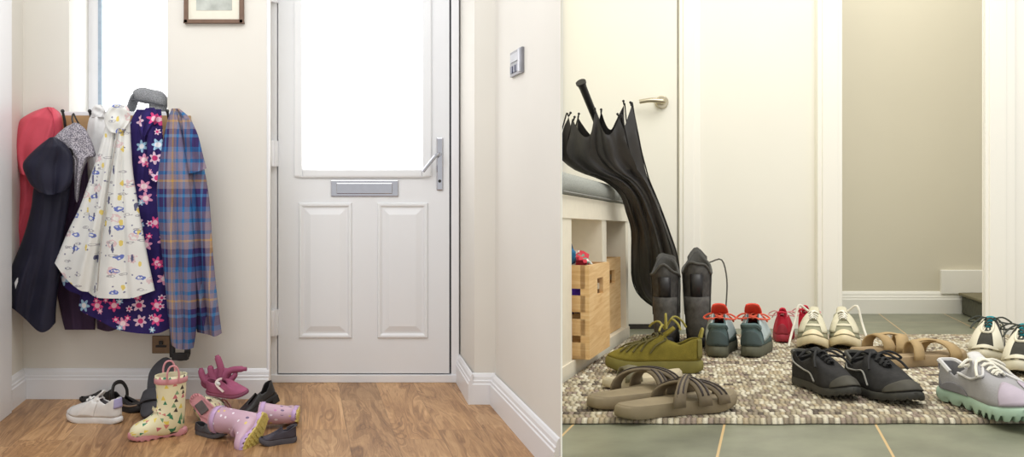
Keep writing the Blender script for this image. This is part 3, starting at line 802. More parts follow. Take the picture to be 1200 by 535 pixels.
def R_(M, yaw=0, pitch=0, roll=0, lift=0):
    return M @ Matrix.Translation((0, 0, lift)) @ Matrix.Rotation(yaw, 4, 'Z') @ Matrix.Rotation(pitch, 4, 'Y') @ Matrix.Rotation(roll, 4, 'X')

# --- rain boots
def boot_rings(L, H, wid, n=28):
    s = L / .2; hs = H / .24
    st = [(.056, .24, .057, .050, 0), (.056, .21, .055, .048, 0), (.055, .17, .052, .046, 0), (.055, .135, .050, .044, 0), (.056, .108, .050, .043, 4), (.060, .086, .055, .042, 18),
          (.064, .070, .066, .041, 33), (.072, .058, .073, .040, 50), (.090, .050, .060, .040, 68), (.112, .044, .045, .041, 82), (.140, .038, .036, .043, 90), (.165, .034, .031, .042, 90), (.183, .030, .026, .035, 90), (.194, .027, .018, .023, 90), (.199, .025, .006, .008, 90)]
    rings, uv = [], []; acc = 0; last = None
    for (x, z, a, w_, f) in st:
        zz = z * s if z < .12 else .12 * s + (z - .12) / .12 * (H - .12 * s)
        c = Vector((x * s, 0, zz)); f = math.radians(f); d = Vector((math.cos(f), 0, math.sin(f)))
        if last is not None: acc += (c - last).length
        last = c
        rings.append([c + d * (a * s * math.cos(2*PI*i/n)) + Vector((0, w_ * s * wid * math.sin(2*PI*i/n), 0)) for i in range(n)])
        for i in range(n): uv.append((.05 * s * abs(math.remainder(2*PI*i/n, 2*PI)) + (0.5 if i > n / 2 else 0), acc))
    for r in rings:
        for p in r: p.z = max(p.z, .010 * s)
    return rings, uv, s
def rain_boot(root, L, H, m_up, m_sole, m_trim, m_in, handles=True, m_tread=None, wid=1.0):
    rings, uv, s = boot_rings(L, H, wid)
    b = MB(); b.loft(rings, True, False, True, uvs=uv); b.build('upper', m_up, root, solid=.0035, angle=80)
    b = MB(); n = len(rings[0])
    inn = [[c_ + (p - c_) * .90 for p in r] for r in rings[:6] for c_ in [sum(r, Vector()) / n]]
    b.loft(inn, True, False, True); b.build('lining', m_in, root, angle=80)
    c_ = sum(rings[0], Vector()) / n
    b = MB(); R = []
    for dz, k in ((-.028 * s, 1.0), (-.026 * s, 1.03), (-.010 * s, 1.035), (-.008 * s, 1.0)):
        R.append([c_ + (p - c_) * k + Vector((0, 0, dz)) for p in rings[0]])
    b.loft(R, True); b.build('top_band', m_trim, root, angle=60)
    if handles:
        for sg in (1, -1):
            b = MB(); y = sg * .050 * s * wid; z = H
            b.tube([(.036*s, y, z - .02), (.036*s, y * 1.05, z + .015*s), (.046*s, y * 1.02, z + .038*s), (.066*s, y * 1.02, z + .038*s), (.076*s, y * 1.05, z + .015*s), (.076*s, y, z - .02)], .0036 * s, 8)
            b.build('handle', m_trim, root)
    sh = Shoe(root, L * 1.02, L * .46 * wid, 1, sole=.026 * s, spring=.008)
    so = sh.outsole(m_sole, 'sole', lug=.006, nlug=20, flare=1.03)
    if m_tread:
        b = MB()
        for k in range(9):
            x = L * (.08 + .1 * k); w2, = interp([(0, .13), (.2, .16), (.4, .13), (.7, .19), (.9, .13), (1, .05)], x / L)
            for sg in (-.6, 0, .6):
                y0 = sg * L * w2
                z1 = sh.sp(x / L)
                b.hexa([(x - .006*s, y0 - .009*s, z1 - .004), (x + .006*s, y0 - .006*s, z1 - .004), (x + .006*s, y0 + .006*s, z1 - .004), (x - .006*s, y0 + .009*s, z1 - .004),
                        (x - .007*s, y0 - .010*s, z1 + .006), (x + .007*s, y0 - .008*s, z1 + .006), (x + .007*s, y0 + .008*s, z1 + .006), (x - .007*s, y0 + .010*s, z1 + .006)])
        b.build('tread', m_tread, so, smooth=False)
    return so
M_pinkr = plain('pink rubber', col(202, 140, 146), .45, var=.06)
M_pinkin = plain('pink lining', col(206, 150, 152), .8)
M_yel = plain('yellow rubber', col(206, 188, 110), .6, var=.1, bump=.3)
M_yel2 = plain('worn yellow tread', col(186, 168, 92), .7, var=.2)
M_lil2 = plain('violet rubber', col(190, 158, 200), .45)
M_greyp = plain('grey heel pad', col(96, 88, 88), .8)

GL = 'shoes and boots piled by the hall baseboard'
# cream rain boot, standing
M, L = on_floor(LF, LN, (219, 507), (151, 516.5))
t = thing('rain_boot', 'cream rain boot with pink sole and small flag print standing upright at front of pile', 'boot', M, GL)
rain_boot(t, L, .248, M_bunt, M_pinkr, M_pinkr, plain('cream lining', col(214, 204, 176), .8), True, wid=.98)

def place(origin, x, z):
    z = Vector(z).normalized(); return frame(Vector(origin), Vector(x), z)
# its twin lying with its sole to the room
sx = Vector((.62, -.26, -.66)); szz = Vector((-.36, .90, .08))
org = P(225, 462, 3.66)
t = thing('rain_boot', 'cream rain boot lying with its pink sole facing out behind the standing cream boot', 'boot', place(org, sx, szz - sx * (szz.dot(sx) / sx.length_squared)), GL)
so = rain_boot(t, .215, .22, M_bunt, M_pinkr, M_pinkr, M_pinkin, True)
b = MB(); b.box((.045, -.02, -.002), (.10, .018, .004)); b.build('heel_pad', M_greyp, so, smooth=False, bevel=.003, label='dark grey heel pad')

# lilac boots
sx = Vector((-.22, -.60, -.60)); szz = Vector((-.80, .55, .24))
t = thing('rain_boot', 'lilac child boot lying with toe down and yellow tread facing right', 'boot', place(P(313, 484, 3.43), sx, szz - sx * (szz.dot(sx) / sx.length_squared)), GL)
rain_boot(t, .190, .215, M_lilac, M_lil2, M_lil2, M_pinkin, False, M_yel, wid=1.2)
# tread plate of the lilac boots
def tread_plate(t, L):
    s_ = Shoe(t, L, L * .52, 1, sole=.006, spring=.008); return s_.outsole(M_yel, 'tread_plate', flare=1.0, top=.004, z0=-.003)
tread_plate(t, .190)
sx = Vector((-.18, .95, -.24)); szz = Vector((-1, -.12, .10))
t = thing('rain_boot', 'lilac child boot lying on top of navy shoe at right end of pile', 'boot', place(P(348, 487, 3.56) , sx, szz - sx * (szz.dot(sx) / sx.length_squared)), GL)
rain_boot(t, .17, .16, M_lilac, M_lil2, M_lil2, M_pinkin, False, M_yel, wid=1.1)
tread_plate(t, .158)

# white child's sneaker
M_wht = plain('white leather', col(222, 221, 220), .5, var=.05)
M_whsole = plain('white sole', col(226, 226, 226), .55, var=.05)
M, L = on_floor(LF, LN, (143, 495), (79, 491.5))
t = thing('sneaker', 'small white sneaker with lilac heel at the left of the pile', 'shoe', M, GL)
s = Shoe(t, L, L * .40, 1, sole=.026, heel=.108, dip=.080, throat=.098, spring=.016)
s.outsole(M_whsole); s.upper(M_wht); s.insole(fabric('mauve lining', col(128, 92, 120)))
s.patch(13.2, 16.8, .35, .98, plain('lilac heel leather', col(176, 172, 216), .5), 'heel_tab'); s.tongue(M_wht, .035, .34)
s.patch(3.2, 4.6, .05, .85, M_whsole, 'side_panel'); s.lace(M_whsole, 3, .005, False, name='straps')
s.patch(6.2, 9.8, .0, .40, M_whsole, 'toe_cap')
# black strapped shoe
M_blk = plain('black leather', col(34, 32, 33), .45, var=.2)
M_tan = plain('tan welt', col(140, 118, 98), .6)
M, L = on_floor(LF, LN, (129, 477.5), (169, 483))
t = thing('strap_shoe', 'black shoe with upright strap loop and tan welt behind the white sneaker', 'shoe', M, GL)
s = Shoe(t, L, L * .42, -1, sole=.026, heel=.075, dip=.05, throat=.052, tx=.66)
s.outsole(M_rubber); s.upper(M_blk); s.insole(M_darkin)
s.line([(10, .10), (11, .12), (12, .12), (13, .1), (14, .1), (15, .1), (16, .1), (17, .12), (18, .12), (20, .10), (21.5, .1)], M_tan, 'welt', .004, .002)
b = MB(); b.tube([(.30*L, -.040, .05), (.28*L, -.040, .085), (.24*L, -.02, .118), (.24*L, .02, .118), (.28*L, .040, .085), (.30*L, .040, .05)], .009, 8, flat=.45, up=(1, 0, 0)); b.build('strap', M_blk, t)
M, L = on_floor(LF, LN, (134, 470.5), (93, 472))
t = thing('flat_shoe', 'black flat shoe against the baseboard, toe showing left of the white sneaker', 'shoe', M, GL)
s = Shoe(t, L, L * .38, 1, sole=.018, heel=.06, dip=.045, throat=.045, tx=.68); s.outsole(M_rubber); s.upper(M_blk); s.insole(M_darkin)
# dark grey slider leaning on the wall
bot = P(173, 494, 3.69); bot.z = .004; top_ = P(197.5, 425, 4.01)
t = thing('slider_sandal', 'dark grey slider sandal leaning on the wall behind the cream boot', 'sandal', frame(bot, top_ - bot, Vector((-.15, -.5, .8))), GL)
M_slid = plain('dark grey foam', col(62, 61, 66), .8, var=.1, bump=.15)
LL = (top_ - bot).length
s = Shoe(t, LL, LL * .36, 1, sole=.026, spring=.004); s.outsole(M_slid, 'footbed'); 
b = MB(); R = []
for k in range(6):
    x = LL * (.22 + .04 * k); R.append([Vector((x, LL * .155 * math.cos(a), .012 + .030 * math.sin(a))) for a in [PI * i / 14 for i in range(15)]])
b.loft(R, False); b.build('band', M_slid, t, solid=.006)
# dark child shoe under the boots
M_chr = plain('charcoal leather', col(58, 55, 60), .55, var=.15)
M, L = on_floor(LF, LN, (230, 507), (265, 513.5))
t = thing('flat_shoe', 'charcoal flat shoe lying under the fallen boots beside the standing cream boot', 'shoe', M, GL)
s = Shoe(t, L, L * .40, 1, sole=.018, heel=.046, dip=.036, throat=.034, tx=.66); s.outsole(plain('grey sole', col(84, 82, 86), .7)); s.upper(M_chr); s.insole(M_darkin)
# navy shoe at the right end
M, L = on_floor(LF, LN, (348, 517), (303, 522))
t = thing('slip_on_shoe', 'navy grey slip-on shoe at right end of the pile', 'shoe', M, GL)
M_nvy = plain('navy grey nubuck', col(62, 58, 70), .75, var=.12, bump=.2)
s = Shoe(t, L, L * .44, 1, sole=.022, heel=.066, dip=.052, throat=.050, tx=.60); s.outsole(plain('slate sole', col(76, 74, 82), .7)); s.upper(M_nvy); s.insole(M_darkin)
s.line([(12.6, .98), (13.6, .98), (14.6, .98), (15.6, .98), (16.6, .98), (17.6, .98)], M_chr, 'collar_binding', .003)
# black shoe, heel lifted, behind
M, L = on_floor(LF, LN, (324, 477.5), (291, 488))
t = thing('court_shoe', 'black shoe with raised heel behind the lilac boot', 'shoe', R_(M, 0, math.radians(14), math.radians(10), .055), GL)
s = Shoe(t, .235, .095, 1, sole=.02, heel=.08, dip=.05, throat=.05, tx=.68); s.outsole(M_rubber); s.upper(M_blk); s.insole(plain('brown insole', col(96, 82, 76), .7))
b = MB(); b.prism([(.008, -.024), (.05, -.026), (.05, .026), (.008, .024)], -.022, .012); b.build('heel', M_rubber, t, smooth=False, bevel=.003)
# mauve shoe and glove
M_mau = fabric('mauve cloth', col(160, 88, 118), .12, .4, .8)
t = thing('strap_shoe', 'mauve shoe with pale strap lying on top of the pile', 'shoe', place(P(242, 460, 3.86), (1, -.10, -.10), (0, -.25, .97)), GL)
s = Shoe(t, .20, .090, 1, sole=.016, heel=.068, dip=.060, throat=.062, tx=.5); s.outsole(plain('mauve sole', col(140, 74, 102), .6)); s.upper(M_mau); s.insole(M_darkin)
b = MB(); b.tube([s.surf(11.6, .25, .004), s.surf(12, .6, .005), s.surf(12, .95, .006), s.surf(4.2, .95, .006), s.surf(4, .55, .005), s.surf(3.6, .2, .004)], .0065, 8, flat=.5); b.build('strap', plain('pale strap', col(214, 196, 190), .6), t, label='pale cream strap')
b = MB(); b.ball(s.surf(11.8, .80, .008), (.012, .006, .010), 10, 6); b.build('strap_button', M_whsole, t)
t = thing('glove', 'mauve glove with spread fingers lying on mauve shoe by the wall', 'glove', P(258, 452, 3.90), GL)
D = Matrix.Translation(-P(258, 452, 3.90)); Yg = 3.90
b = MB(); b.loft([[P(px + q * hw, py, Yg - .020 * math.cos(a)) for a, q in [(2*PI*i/16, math.sin(2*PI*i/16)) for i in range(16)]] for px, py, hw in ((256, 457, 14), (254, 452, 19), (253, 446, 19), (255, 440, 17), (259, 434, 12), (261, 430, 6))], True, True, True)
b.build('palm', M_mau, t, M=D, sub=1)
for pts, r in (([(246, 450), (240, 445), (236.5, 438), (235.5, 431)], .016), ([(251, 445), (248, 438), (247, 433), (246, 428)], .016), ([(259, 441), (259, 432), (256.5, 423), (254, 416)], .0165), ([(263, 442), (266, 436), (275, 432.5), (289, 432)], .0165), ([(262, 448), (269, 446), (274, 441), (277, 436)], .014)):
    b = MB(); b.tube([P(x, y, Yg - .012) for x, y in pts], lambda q, r=r: r * (1.05 - .25 * q) * (1 if q < .93 else .7), 10, 5); b.build('finger', M_mau, t, M=D)

# ------------------------------------------------------------------ dividing panel between the two rooms
b = MB(); k0, k1 = .0572, .0584
b.prism([(k0 * 1.42, 1.42), (k1 * 1.42, 1.42), (k1 * 3.62, 3.62), (k0 * 3.62, 3.62)], -.02, H)
struct(b.build('wall_divider', plain('cream panel', col(240, 236, 214), .6, var=.01), smooth=False))

# ------------------------------------------------------------------ right room: the boot room
YB = 3.65
DSK = .30
fl = MB(); N = 2
def rfp(x, y): return Vector((x, y, rz(y)))
pts = [(.02, 1.42), (2.9, 1.42), (2.9, 4.9), (.02, 4.9)]
vs = [rfp(x, y) for x, y in pts] + [rfp(x, y) - Vector((0, 0, .06)) for x, y in pts]
fl.add(vs, [(0,1,2,3), (7,6,5,4), (0,1,5,4), (1,2,6,5), (2,3,7,6), (3,0,4,7)], [(x - DSK * y + .097 + .328 * 10 , y + .42 ) for x, y in pts] * 2)
# lay the surface out in small steps so that its texture grid is even
struct(fl.build('floor_boot_room', M_slate, smooth=False, cut=True))
def rwall(name, px0, px1, Y, t, m, z0=-.05, z1=H + .3, y_rear=None):
    b = MB(); x0, x1 = xat(px0, Y), xat(px1, Y); t2 = t
    b.prism([(x0, Y), (x1, Y), (x1 + .02, Y + t), (x0, Y + t)], rz(Y) + z0, z1)
    return struct(b.build(name, m, smooth=False, cut=True))
rwall('wall_far', 640, 985, YB + .012, .10, M_cream)
# door 2 (left) with its casing
b = MB(); b.box((xat(640, YB), YB - .006, rz(YB) + .022), (xat(793, YB), YB + .012, 2.4)); door2 = struct(b.build('door_2', M_cream, smooth=False, cut=True))
hx_, hz_ = xat(775, YB), zat(120, YB)
b = MB(); b.tube([(hx_, YB - .006, hz_), (hx_, YB - .020, hz_)], .028, 20, 1); rs = b.build('handle_rose', M_nickel, door2, bevel=.003, label='satin nickel round handle rose')
b = MB(); b.tube([(hx_, YB - .015, hz_), (hx_, YB - .055, hz_), (hx_ - .02, YB - .062, hz_ + .002), (hx_ - .06, YB - .06, hz_ + .004), (xat(747, YB), YB - .055, hz_ - .002)], lambda q: .013 - .004 * q, 10); b.build('handle_lever', M_nickel, rs)
b = MB(); b.box((xat(640, YB), YB - .004, rz(YB) - .01), (xat(793, YB), YB + .01, rz(YB) + .020)); struct(b.build('trim_5', plain('dark threshold', col(60, 56, 50), .7), smooth=False, cut=True))
b = MB(); b.box((xat(795, YB), YB - .020, rz(YB) - .01), (xat(820, YB), YB + .012, 2.4)); b.box((xat(799, YB), YB - .026, rz(YB) - .01), (xat(812, YB), YB - .018, 2.4)); struct(b.build('trim_6', M_ctrim, smooth=False, bevel=.004))
b = MB(); b.box((xat(956, YB), YB - .022, rz(YB) - .01), (xat(985, YB), YB + .112, 2.4)); b.box((xat(961, YB), YB - .028, rz(YB) - .01), (xat(980, YB), YB - .018, 2.4)); struct(b.build('trim_7', M_ctrim, smooth=False, bevel=.004))
#skirting('baseboard_far', rfp(xat(821, YB), YB + .012), rfp(xat(956, YB), YB + .012), -1, M_ctrim, nrm=LN, s=.7)
# right jamb wall
YJ = 3.42
b = MB(); b.prism([(xat(1151, YJ), YJ), (2.9, YJ), (2.9, YJ + .16), (xat(1151, YJ) + .13, YJ + .16)], rz(YJ) - .05, 2.6); struct(b.build('wall_jamb', M_ctrim, smooth=False))
b = MB(); b.box((xat(1152, YJ), YJ - .018, rz(YJ) - .01), (xat(1187, YJ), YJ, 2.55)); b.box((xat(1156, YJ), YJ - .024, rz(YJ) - .01), (xat(1176, YJ), YJ - .016, 2.55)); struct(b.build('trim_8', M_ctrim, smooth=False, bevel=.003))
# passage
YQ = 4.33
b = MB(); b.box((xat(930, YQ), YQ, rz(YQ) - .05), (2.9, YQ + .1, 2.7)); struct(b.build('wall_passage', M_beige, smooth=False))
skirting('baseboard_passage', rfp(xat(940, YQ), YQ), rfp(2.6, YQ), -1, M_ctrim, s=.80)
b = MB(); x0 = xat(1101, YQ); zf = rz(YQ)
b.prism([(x0, YQ - .02), (2.6, YQ - .02), (2.6, YQ), (x0, YQ)], zf + .10, zf + .222); struct(b.build('trim_9', M_ctrim, smooth=False, bevel=.004))
# carpeted stair
b = MB(); y0, y1 = 3.62, 4.305; xs1 = xat(1127, 4.3)
def stx(y): return xs1 + DSK * (y - 4.3)
b.hexa([rfp(stx(y0), y0), rfp(2.85, y0), rfp(2.85, y1), rfp(stx(y1), y1)] + [rfp(a, y) + Vector((0, 0, .095)) for a, y in ((stx(y0), y0), (2.85, y0), (2.85, y1), (stx(y1), y1))])
stp = b.build('stair_step', plain('grey green stair carpet', col(92, 92, 78), .95, var=.2, scale=60), smooth=False, bevel=.01)
b = MB(); b.hexa([rfp(a, y) + Vector((0, 0, h)) for h in (.094, .108) for a, y in ((stx(y0) - .015, y0), (2.85, y0), (2.85, y1), (stx(y1) - .015, y1))])
b.build('stair_tread', plain('olive tread', col(124, 116, 88), .9), stp, smooth=False, bevel=.004)
struct(stp); stp.name = 'trim_10'

# bench (its rear is fitted to the dividing panel)
O = rfp(.1346, 2.32); bd = Vector((.318, 1, -.062 * 1.0)); BU = bd.length; bd.normalize(); bb = RN.cross(bd).normalized(); 
def BP(Y, wv, h): return O + bd * ((Y - 2.32) * BU) + bb * wv + RN * h
def bslab(Y0, Y1, w0, w1, h0, h1):
    b = MB(); return b.hexa([BP(Y0, w0, h0), BP(Y1, w0, h0), BP(Y1, w1, h0), BP(Y0, w1, h0), BP(Y0, w0, h1), BP(Y1, w0, h1), BP(Y1, w1, h1), BP(Y0, w1, h1)])
M_bench = plain('bench white paint', col(236, 228, 208), .5, var=.03)
BO = BP(2.8, .05, 0)
t = thing('storage_bench', 'cream storage bench with open cubbies along the left side of boot room', 'bench', BO)
D = Matrix.Translation(-BO)
YE = 3.35
def bpart(name, *a, bev=0):
    b = bslab(*a); return b.build(name, M_bench, t, smooth=False, cut=True)
def cutbuild(b, name, m, t, base, **kw):
    """build in world space, fit to the panel, then move under its thing"""
    o = b.build(name, m, None, cut=True, **kw)
    o.data.transform(Matrix.Translation(-base)); o.parent = t; return o
for nm, a in (('top_panel', (2.10, YE, 0, .38, .455, .52)), ('base_panel', (2.10, YE, 0, .38, 0.002, .045)), ('divider', (2.20, 2.452, .004, .36, .045, .455)),
              ('divider', (2.87, 2.94, .004, .36, .045, .455)), ('end_panel', (3.30, YE, .004, .38, .045, .455)), ('back_panel', (2.10, 3.30, .22, .24, .045, .455))):
    cutbuild(bslab(*a), nm, M_bench, t, BO, smooth=False)
# cushion
b = MB(); R = []
for (o_, h) in ((.012, .522), (.0, .53), (-.008, .545), (-.008, .562), (.0, .578), (.014, .586), (.05, .590)):
    R.append([BP(2.05, o_, h), BP(2.4, o_ - .002, h + .0), BP(2.9, o_ + .001, h - .001), BP(YE - .03 - o_, o_, h), BP(YE - .012 - o_, o_ + .018, h), BP(YE - .012 - o_, .36, h), BP(2.05, .36, h)])
b.loft(R, True, True, True)
CB = BP(2.9, .1, .522)
c = tag(bpy.data.objects.new('bench_cushion', None), 'grey padded cushion lying on the storage bench', 'cushion'); COL.objects.link(c); c.location = CB
cutbuild(b, 'pad', speckle('grey seat cloth', col(150, 152, 146), col(172, 174, 166), 380), c, CB, angle=60)
b = MB(); b.tube([BP(Y_, -.010, .526) for Y_ in (2.3, 2.7, 3.0, 3.30)], .004, 6); cutbuild(b, 'piping', plain('grey piping', col(128, 128, 122), .8), c, CB)
# crates
def crate(label, Y0, Y1, w0, h1, hole):
    base = BP((Y0 + Y1) / 2, .08, .046)
    t = thing('wooden_crate', label, 'crate', base, 'plywood crates in the bench cubbies')
    ww = .185; h0 = .047; th = .012; hh = h1 - h0
    b = MB(); n = 4; sl = hh / n
    Yt = th / BU
    # front built around the hand hole
    Ym = Y0 + (Y1 - Y0) * .52; dy = (Y1 - Y0) * .14; z0, z1 = h0 + hh * .66, h0 + hh * .84
    for q in ((Y0, Y1, h0, z0), (Y0, Y1, z1, h1), (Y0, Ym - dy, z0, z1), (Ym + dy, Y1, z0, z1)):
        b.v += []; c2 = bslab(q[0], q[1], w0, w0 + th, q[2], q[3]); b.add(c2.v, c2.f)
    cutbuild(b, 'front_panel', M_ply, t, base, smooth=False)
    for (ya, yb_) in ((Y0, Y0 + Yt), (Y1 - Yt, Y1)):
        b = MB()
        for k in range(n):
            c2 = bslab(ya, yb_, w0 + th, w0 + ww, h0 + k * sl, h0 + (k + 1) * sl - .020 * (k < n - 1)); b.add(c2.v, c2.f)
        c2 = bslab(ya, yb_, w0 + th, w0 + th + .014, h0, h1); b.add(c2.v, c2.f)
        cutbuild(b, 'side_slats', M_ply, t, base, smooth=False)
    b = bslab(Y0, Y1, w0 + th, w0 + ww, h0, h0 + .01); cutbuild(b, 'base', M_ply, t, base, smooth=False)
    b = bslab(Y0 + Yt, Y1 - Yt, w0 + ww - th, w0 + ww, h0, h1); cutbuild(b, 'back_panel', M_ply, t, base, smooth=False)
    return t
crate('plywood crate with purple cloth inside in the nearer bench cubby', 2.475, 2.765, -.042, .318, True)
crate('plywood crate in the far bench cubby next to the end panel', 2.955, 3.285, .022, .318, False)
def clump(name, label, cat, c, r, m, seed, cut=True):
    rnd = random.Random(seed); b = MB(); rings = []; nu, nv = 22, 12
    for k in range(nv + 1):
        a = -PI/2 + PI * (k + .02) / (nv + .04)
        rings.append([c + Vector((r[0]*math.cos(a)*math.cos(q), r[1]*math.cos(a)*math.sin(q), r[2]*math.sin(a))) * (1 + .14 * math.sin(3*q + 4*a + seed) + .10 * math.sin(7*q - 5*a + seed * 2)) for q in [2*PI*i/nu for i in range(nu)]])
    b.loft(rings, True, True, True); o = b.build(name, m, None, cut=cut)
    return tag(o, label, cat)
def patt(name, c1, c2, c3, s):
    n = NT(name, .85); vo = n.vor(n.obj(), s, 1); r = n.sep(vo.outputs['Color'])[0]
    n.color(n.ramp(r, [(0, c1), (.45, c2), (.75, c3)], True)); return n.m
clump('scarf', 'purple cloth seen through the hand hole of the plywood crate', 'scarf', BP(2.64, .045, .225), (.05, .06, .055), fabric('purple cloth', col(70, 40, 140)), 2)
clump('knit_hat', 'red and white patterned knit hat on top of the crate in the bench', 'hat', BP(2.67, .05, .325), (.05, .075, .030), patt('red white knit', col(206, 60, 74), col(236, 226, 218), col(120, 150, 130), 70), 4)
clump('glove', 'dark blue glove lying in the bench cubby above the crate', 'glove', BP(2.535, .045, .345), (.03, .035, .04), patt('dark blue cloth', col(24, 26, 34), col(36, 52, 78), col(40, 110, 150), 60), 9)

# rug
ry0, ry1 = 1.85, 3.37
rx0, rx1 = .08, 2.35
nu, nv = 260, 456
b = MB(); vs, fs, uvs = [], [], []
def rugh(u, v):
    iv = math.floor(v / RV); a = v / RV - iv
    return .003 + .0085 * (abs(math.sin(PI * a)) ** .6)
for j in range(nv + 1):
    for i in range(nu + 1):
        y = ry0 + (ry1 - ry0) * j / nv; xa = max(.055 * y, .1346 + .318 * (y - 2.32) + .012); x = xa + (rx1 - xa) * i / nu
        h = rugh(x, y - ry0) if 0 < j < nv else .002
        yy = y + (.003 * math.sin(x * 9) + .0025 * math.sin(x * 31)) * (1 if j == 0 or j == nv else .6)
        vs.append(rfp(x, yy) + Vector((0, 0, h))); uvs.append((x, y - ry0))
W = nu + 1
for j in range(nv):
    for i in range(nu): fs.append((j*W+i, j*W+i+1, (j+1)*W+i+1, (j+1)*W+i))
b.add(vs, fs, uvs)
rb = rfp(1.2, 2.5)
o = b.build('rug', M_rug, None, cut=True); tag(o, 'large braided wool rug in tan and cream on the slate tiles', 'rug')
rt = .0122

# umbrella
foot = RF(797, 387) + RN * .014; topp = P(680.5, 96, 2.86)
ax = (topp - foot); AL = ax.length; ax.normalize()
UM = frame(foot, Vector((0, -1, 0)), ax); UI = UM.inverted()
t = thing('umbrella', 'large folded black umbrella leaning over the end of the storage bench', 'umbrella', UM)
M_umb = plain('black umbrella cloth', col(62, 60, 60), .42, var=.2, scale=14, bump=.15)
def ub(b, name, m, world=False, **kw):
    o = b.build(name, m, None, M=None if world else UM, cut=True, **kw); o.data.transform(UI); o.parent = t; return o
b = MB(); b.tube([(0, 0, 0), (0, 0, AL * .86)], .005, 8, 1); ub(b, 'shaft', M_black)
b = MB(); b.tube([(0, 0, AL * .835), (0, 0, AL * .85), (0, 0, AL * .97), (0, 0, AL * .985), (0, 0, AL)], lambda q: (.011 + .004 * q) if q < .9 else .018, 12, 3); ub(b, 'handle', M_black)
b = MB(); b.tube([(0, 0, 0), (0, 0, .05)], lambda q: .004 + .004 * q, 8, 3); ub(b, 'ferrule', M_black)
UR = [(384, 792, 798, 3.58, .006), (366, 776, 797, 3.54, .02), (348, 751, 797, 3.48, .04), (328, 741, 797, 3.445, .034), (300, 740, 794, 3.325, .042), (270, 740, 784, 3.20, .056),
      (248, 734, 776, 3.12, .058), (228, 727, 768, 3.05, .062), (212, 708, 761, 3.00, .066), (200, 674, 757, 2.97, .070), (185, 655, 752, 2.94, .072), (170, 655, 748, 2.91, .074), (157, 660, 744, 2.885, .074), (148, 664, 741, 2.87, .070)]
UT = crom([Vector(r) for r in [(a, b_, c_) for a, b_, c_, d_, e_ in UR]], 4); UY = crom([Vector((d_, e_, 0)) for a, b_, c_, d_, e_ in UR], 4)
TIPS = [(.02, 1.35), (.13, .62), (.27, .95), (.40, .40), (.52, .75), (.64, .55), (.76, .9), (.89, 1.25)]   # rib ends around the rim and how far each stands up
def rim(f):
    for k in range(8):
        a, h0 = TIPS[k]; c_, h1 = TIPS[(k + 1) % 8]; c2 = c_ if c_ > a else c_ + 1; ff = f if f >= a else f + 1
        if a <= ff <= c2:
            q = (ff - a) / (c2 - a); return (h0 * (1 - q) + h1 * q) - 1.25 * math.sin(PI * q) ** .8, q
    return 0, 0
b = MB(); R = []; n = 128
for k, (r, y) in enumerate(zip(UT, UY)):
    q = k / (len(UT) - 1); ring = []
    for i in range(n):
        f = i / n; tw = f + .05 * (1 - q); h, pq = rim(tw % 1.0)
        pleat = .30 * math.sin(PI * pq) ** .7 * (.35 + .65 * q) + .035 * math.sin(2 * PI * (f * 11) + 5 * q) + .05 * math.sin(2 * PI * f * 5 - 8 * q)
        m_, hw = (r.y + r.z) / 2, (r.z - r.y) / 2
        c_, s_ = math.cos(2 * PI * f), math.sin(2 * PI * f)
        rr = 1 - pleat * (.45 + .55 * abs(s_))
        py = r.x - max(0, (q - .55) / .45) ** 2 * 21 * h
        g_ = abs(math.sin(PI * (f * 9 + .9 * q + .3 * math.sin(4 * q)))) ** .7 + .5 * abs(math.sin(PI * (f * 15 - 2.2 * q + .4)))
        ring.append(P(m_ + hw * c_ * rr, py, y.x - y.y * s_ * rr - (.026 * g_ - .014) * (1 - abs(c_) ** 3) * min(1, .3 + q * 2) * min(1, (1.02 - q) * 4 + .3)))
    R.append(ring)
b.loft(R, True, True, False); can = ub(b, 'canopy', M_umb, world=True, angle=80)
for a, h in TIPS:
    b = MB(); pts = []
    for k in range(4, len(UT), 4):
        q = k / (len(UT) - 1); f = a - .05 * (1 - q); r, y = UT[k], UY[k]
        hh, _ = rim((f + .05 * (1 - q)) % 1.0)
        py = r.x - max(0, (q - .55) / .45) ** 2 * 21 * hh
        pts.append(P((r.y + r.z) / 2 + (r.z - r.y) / 2 * math.cos(2 * PI * f), py, y.x - y.y * math.sin(2 * PI * f)))
    pts.append(R[-1][int(round(a * n)) % n])
    pts.append(pts[-1] + (pts[-1] - pts[-3]).normalized() * .014)
    b.tube(pts, .0026, 6, 3); b.ball(pts[-1], .0045, 8, 6); ub(b, 'rib', M_black, world=True)

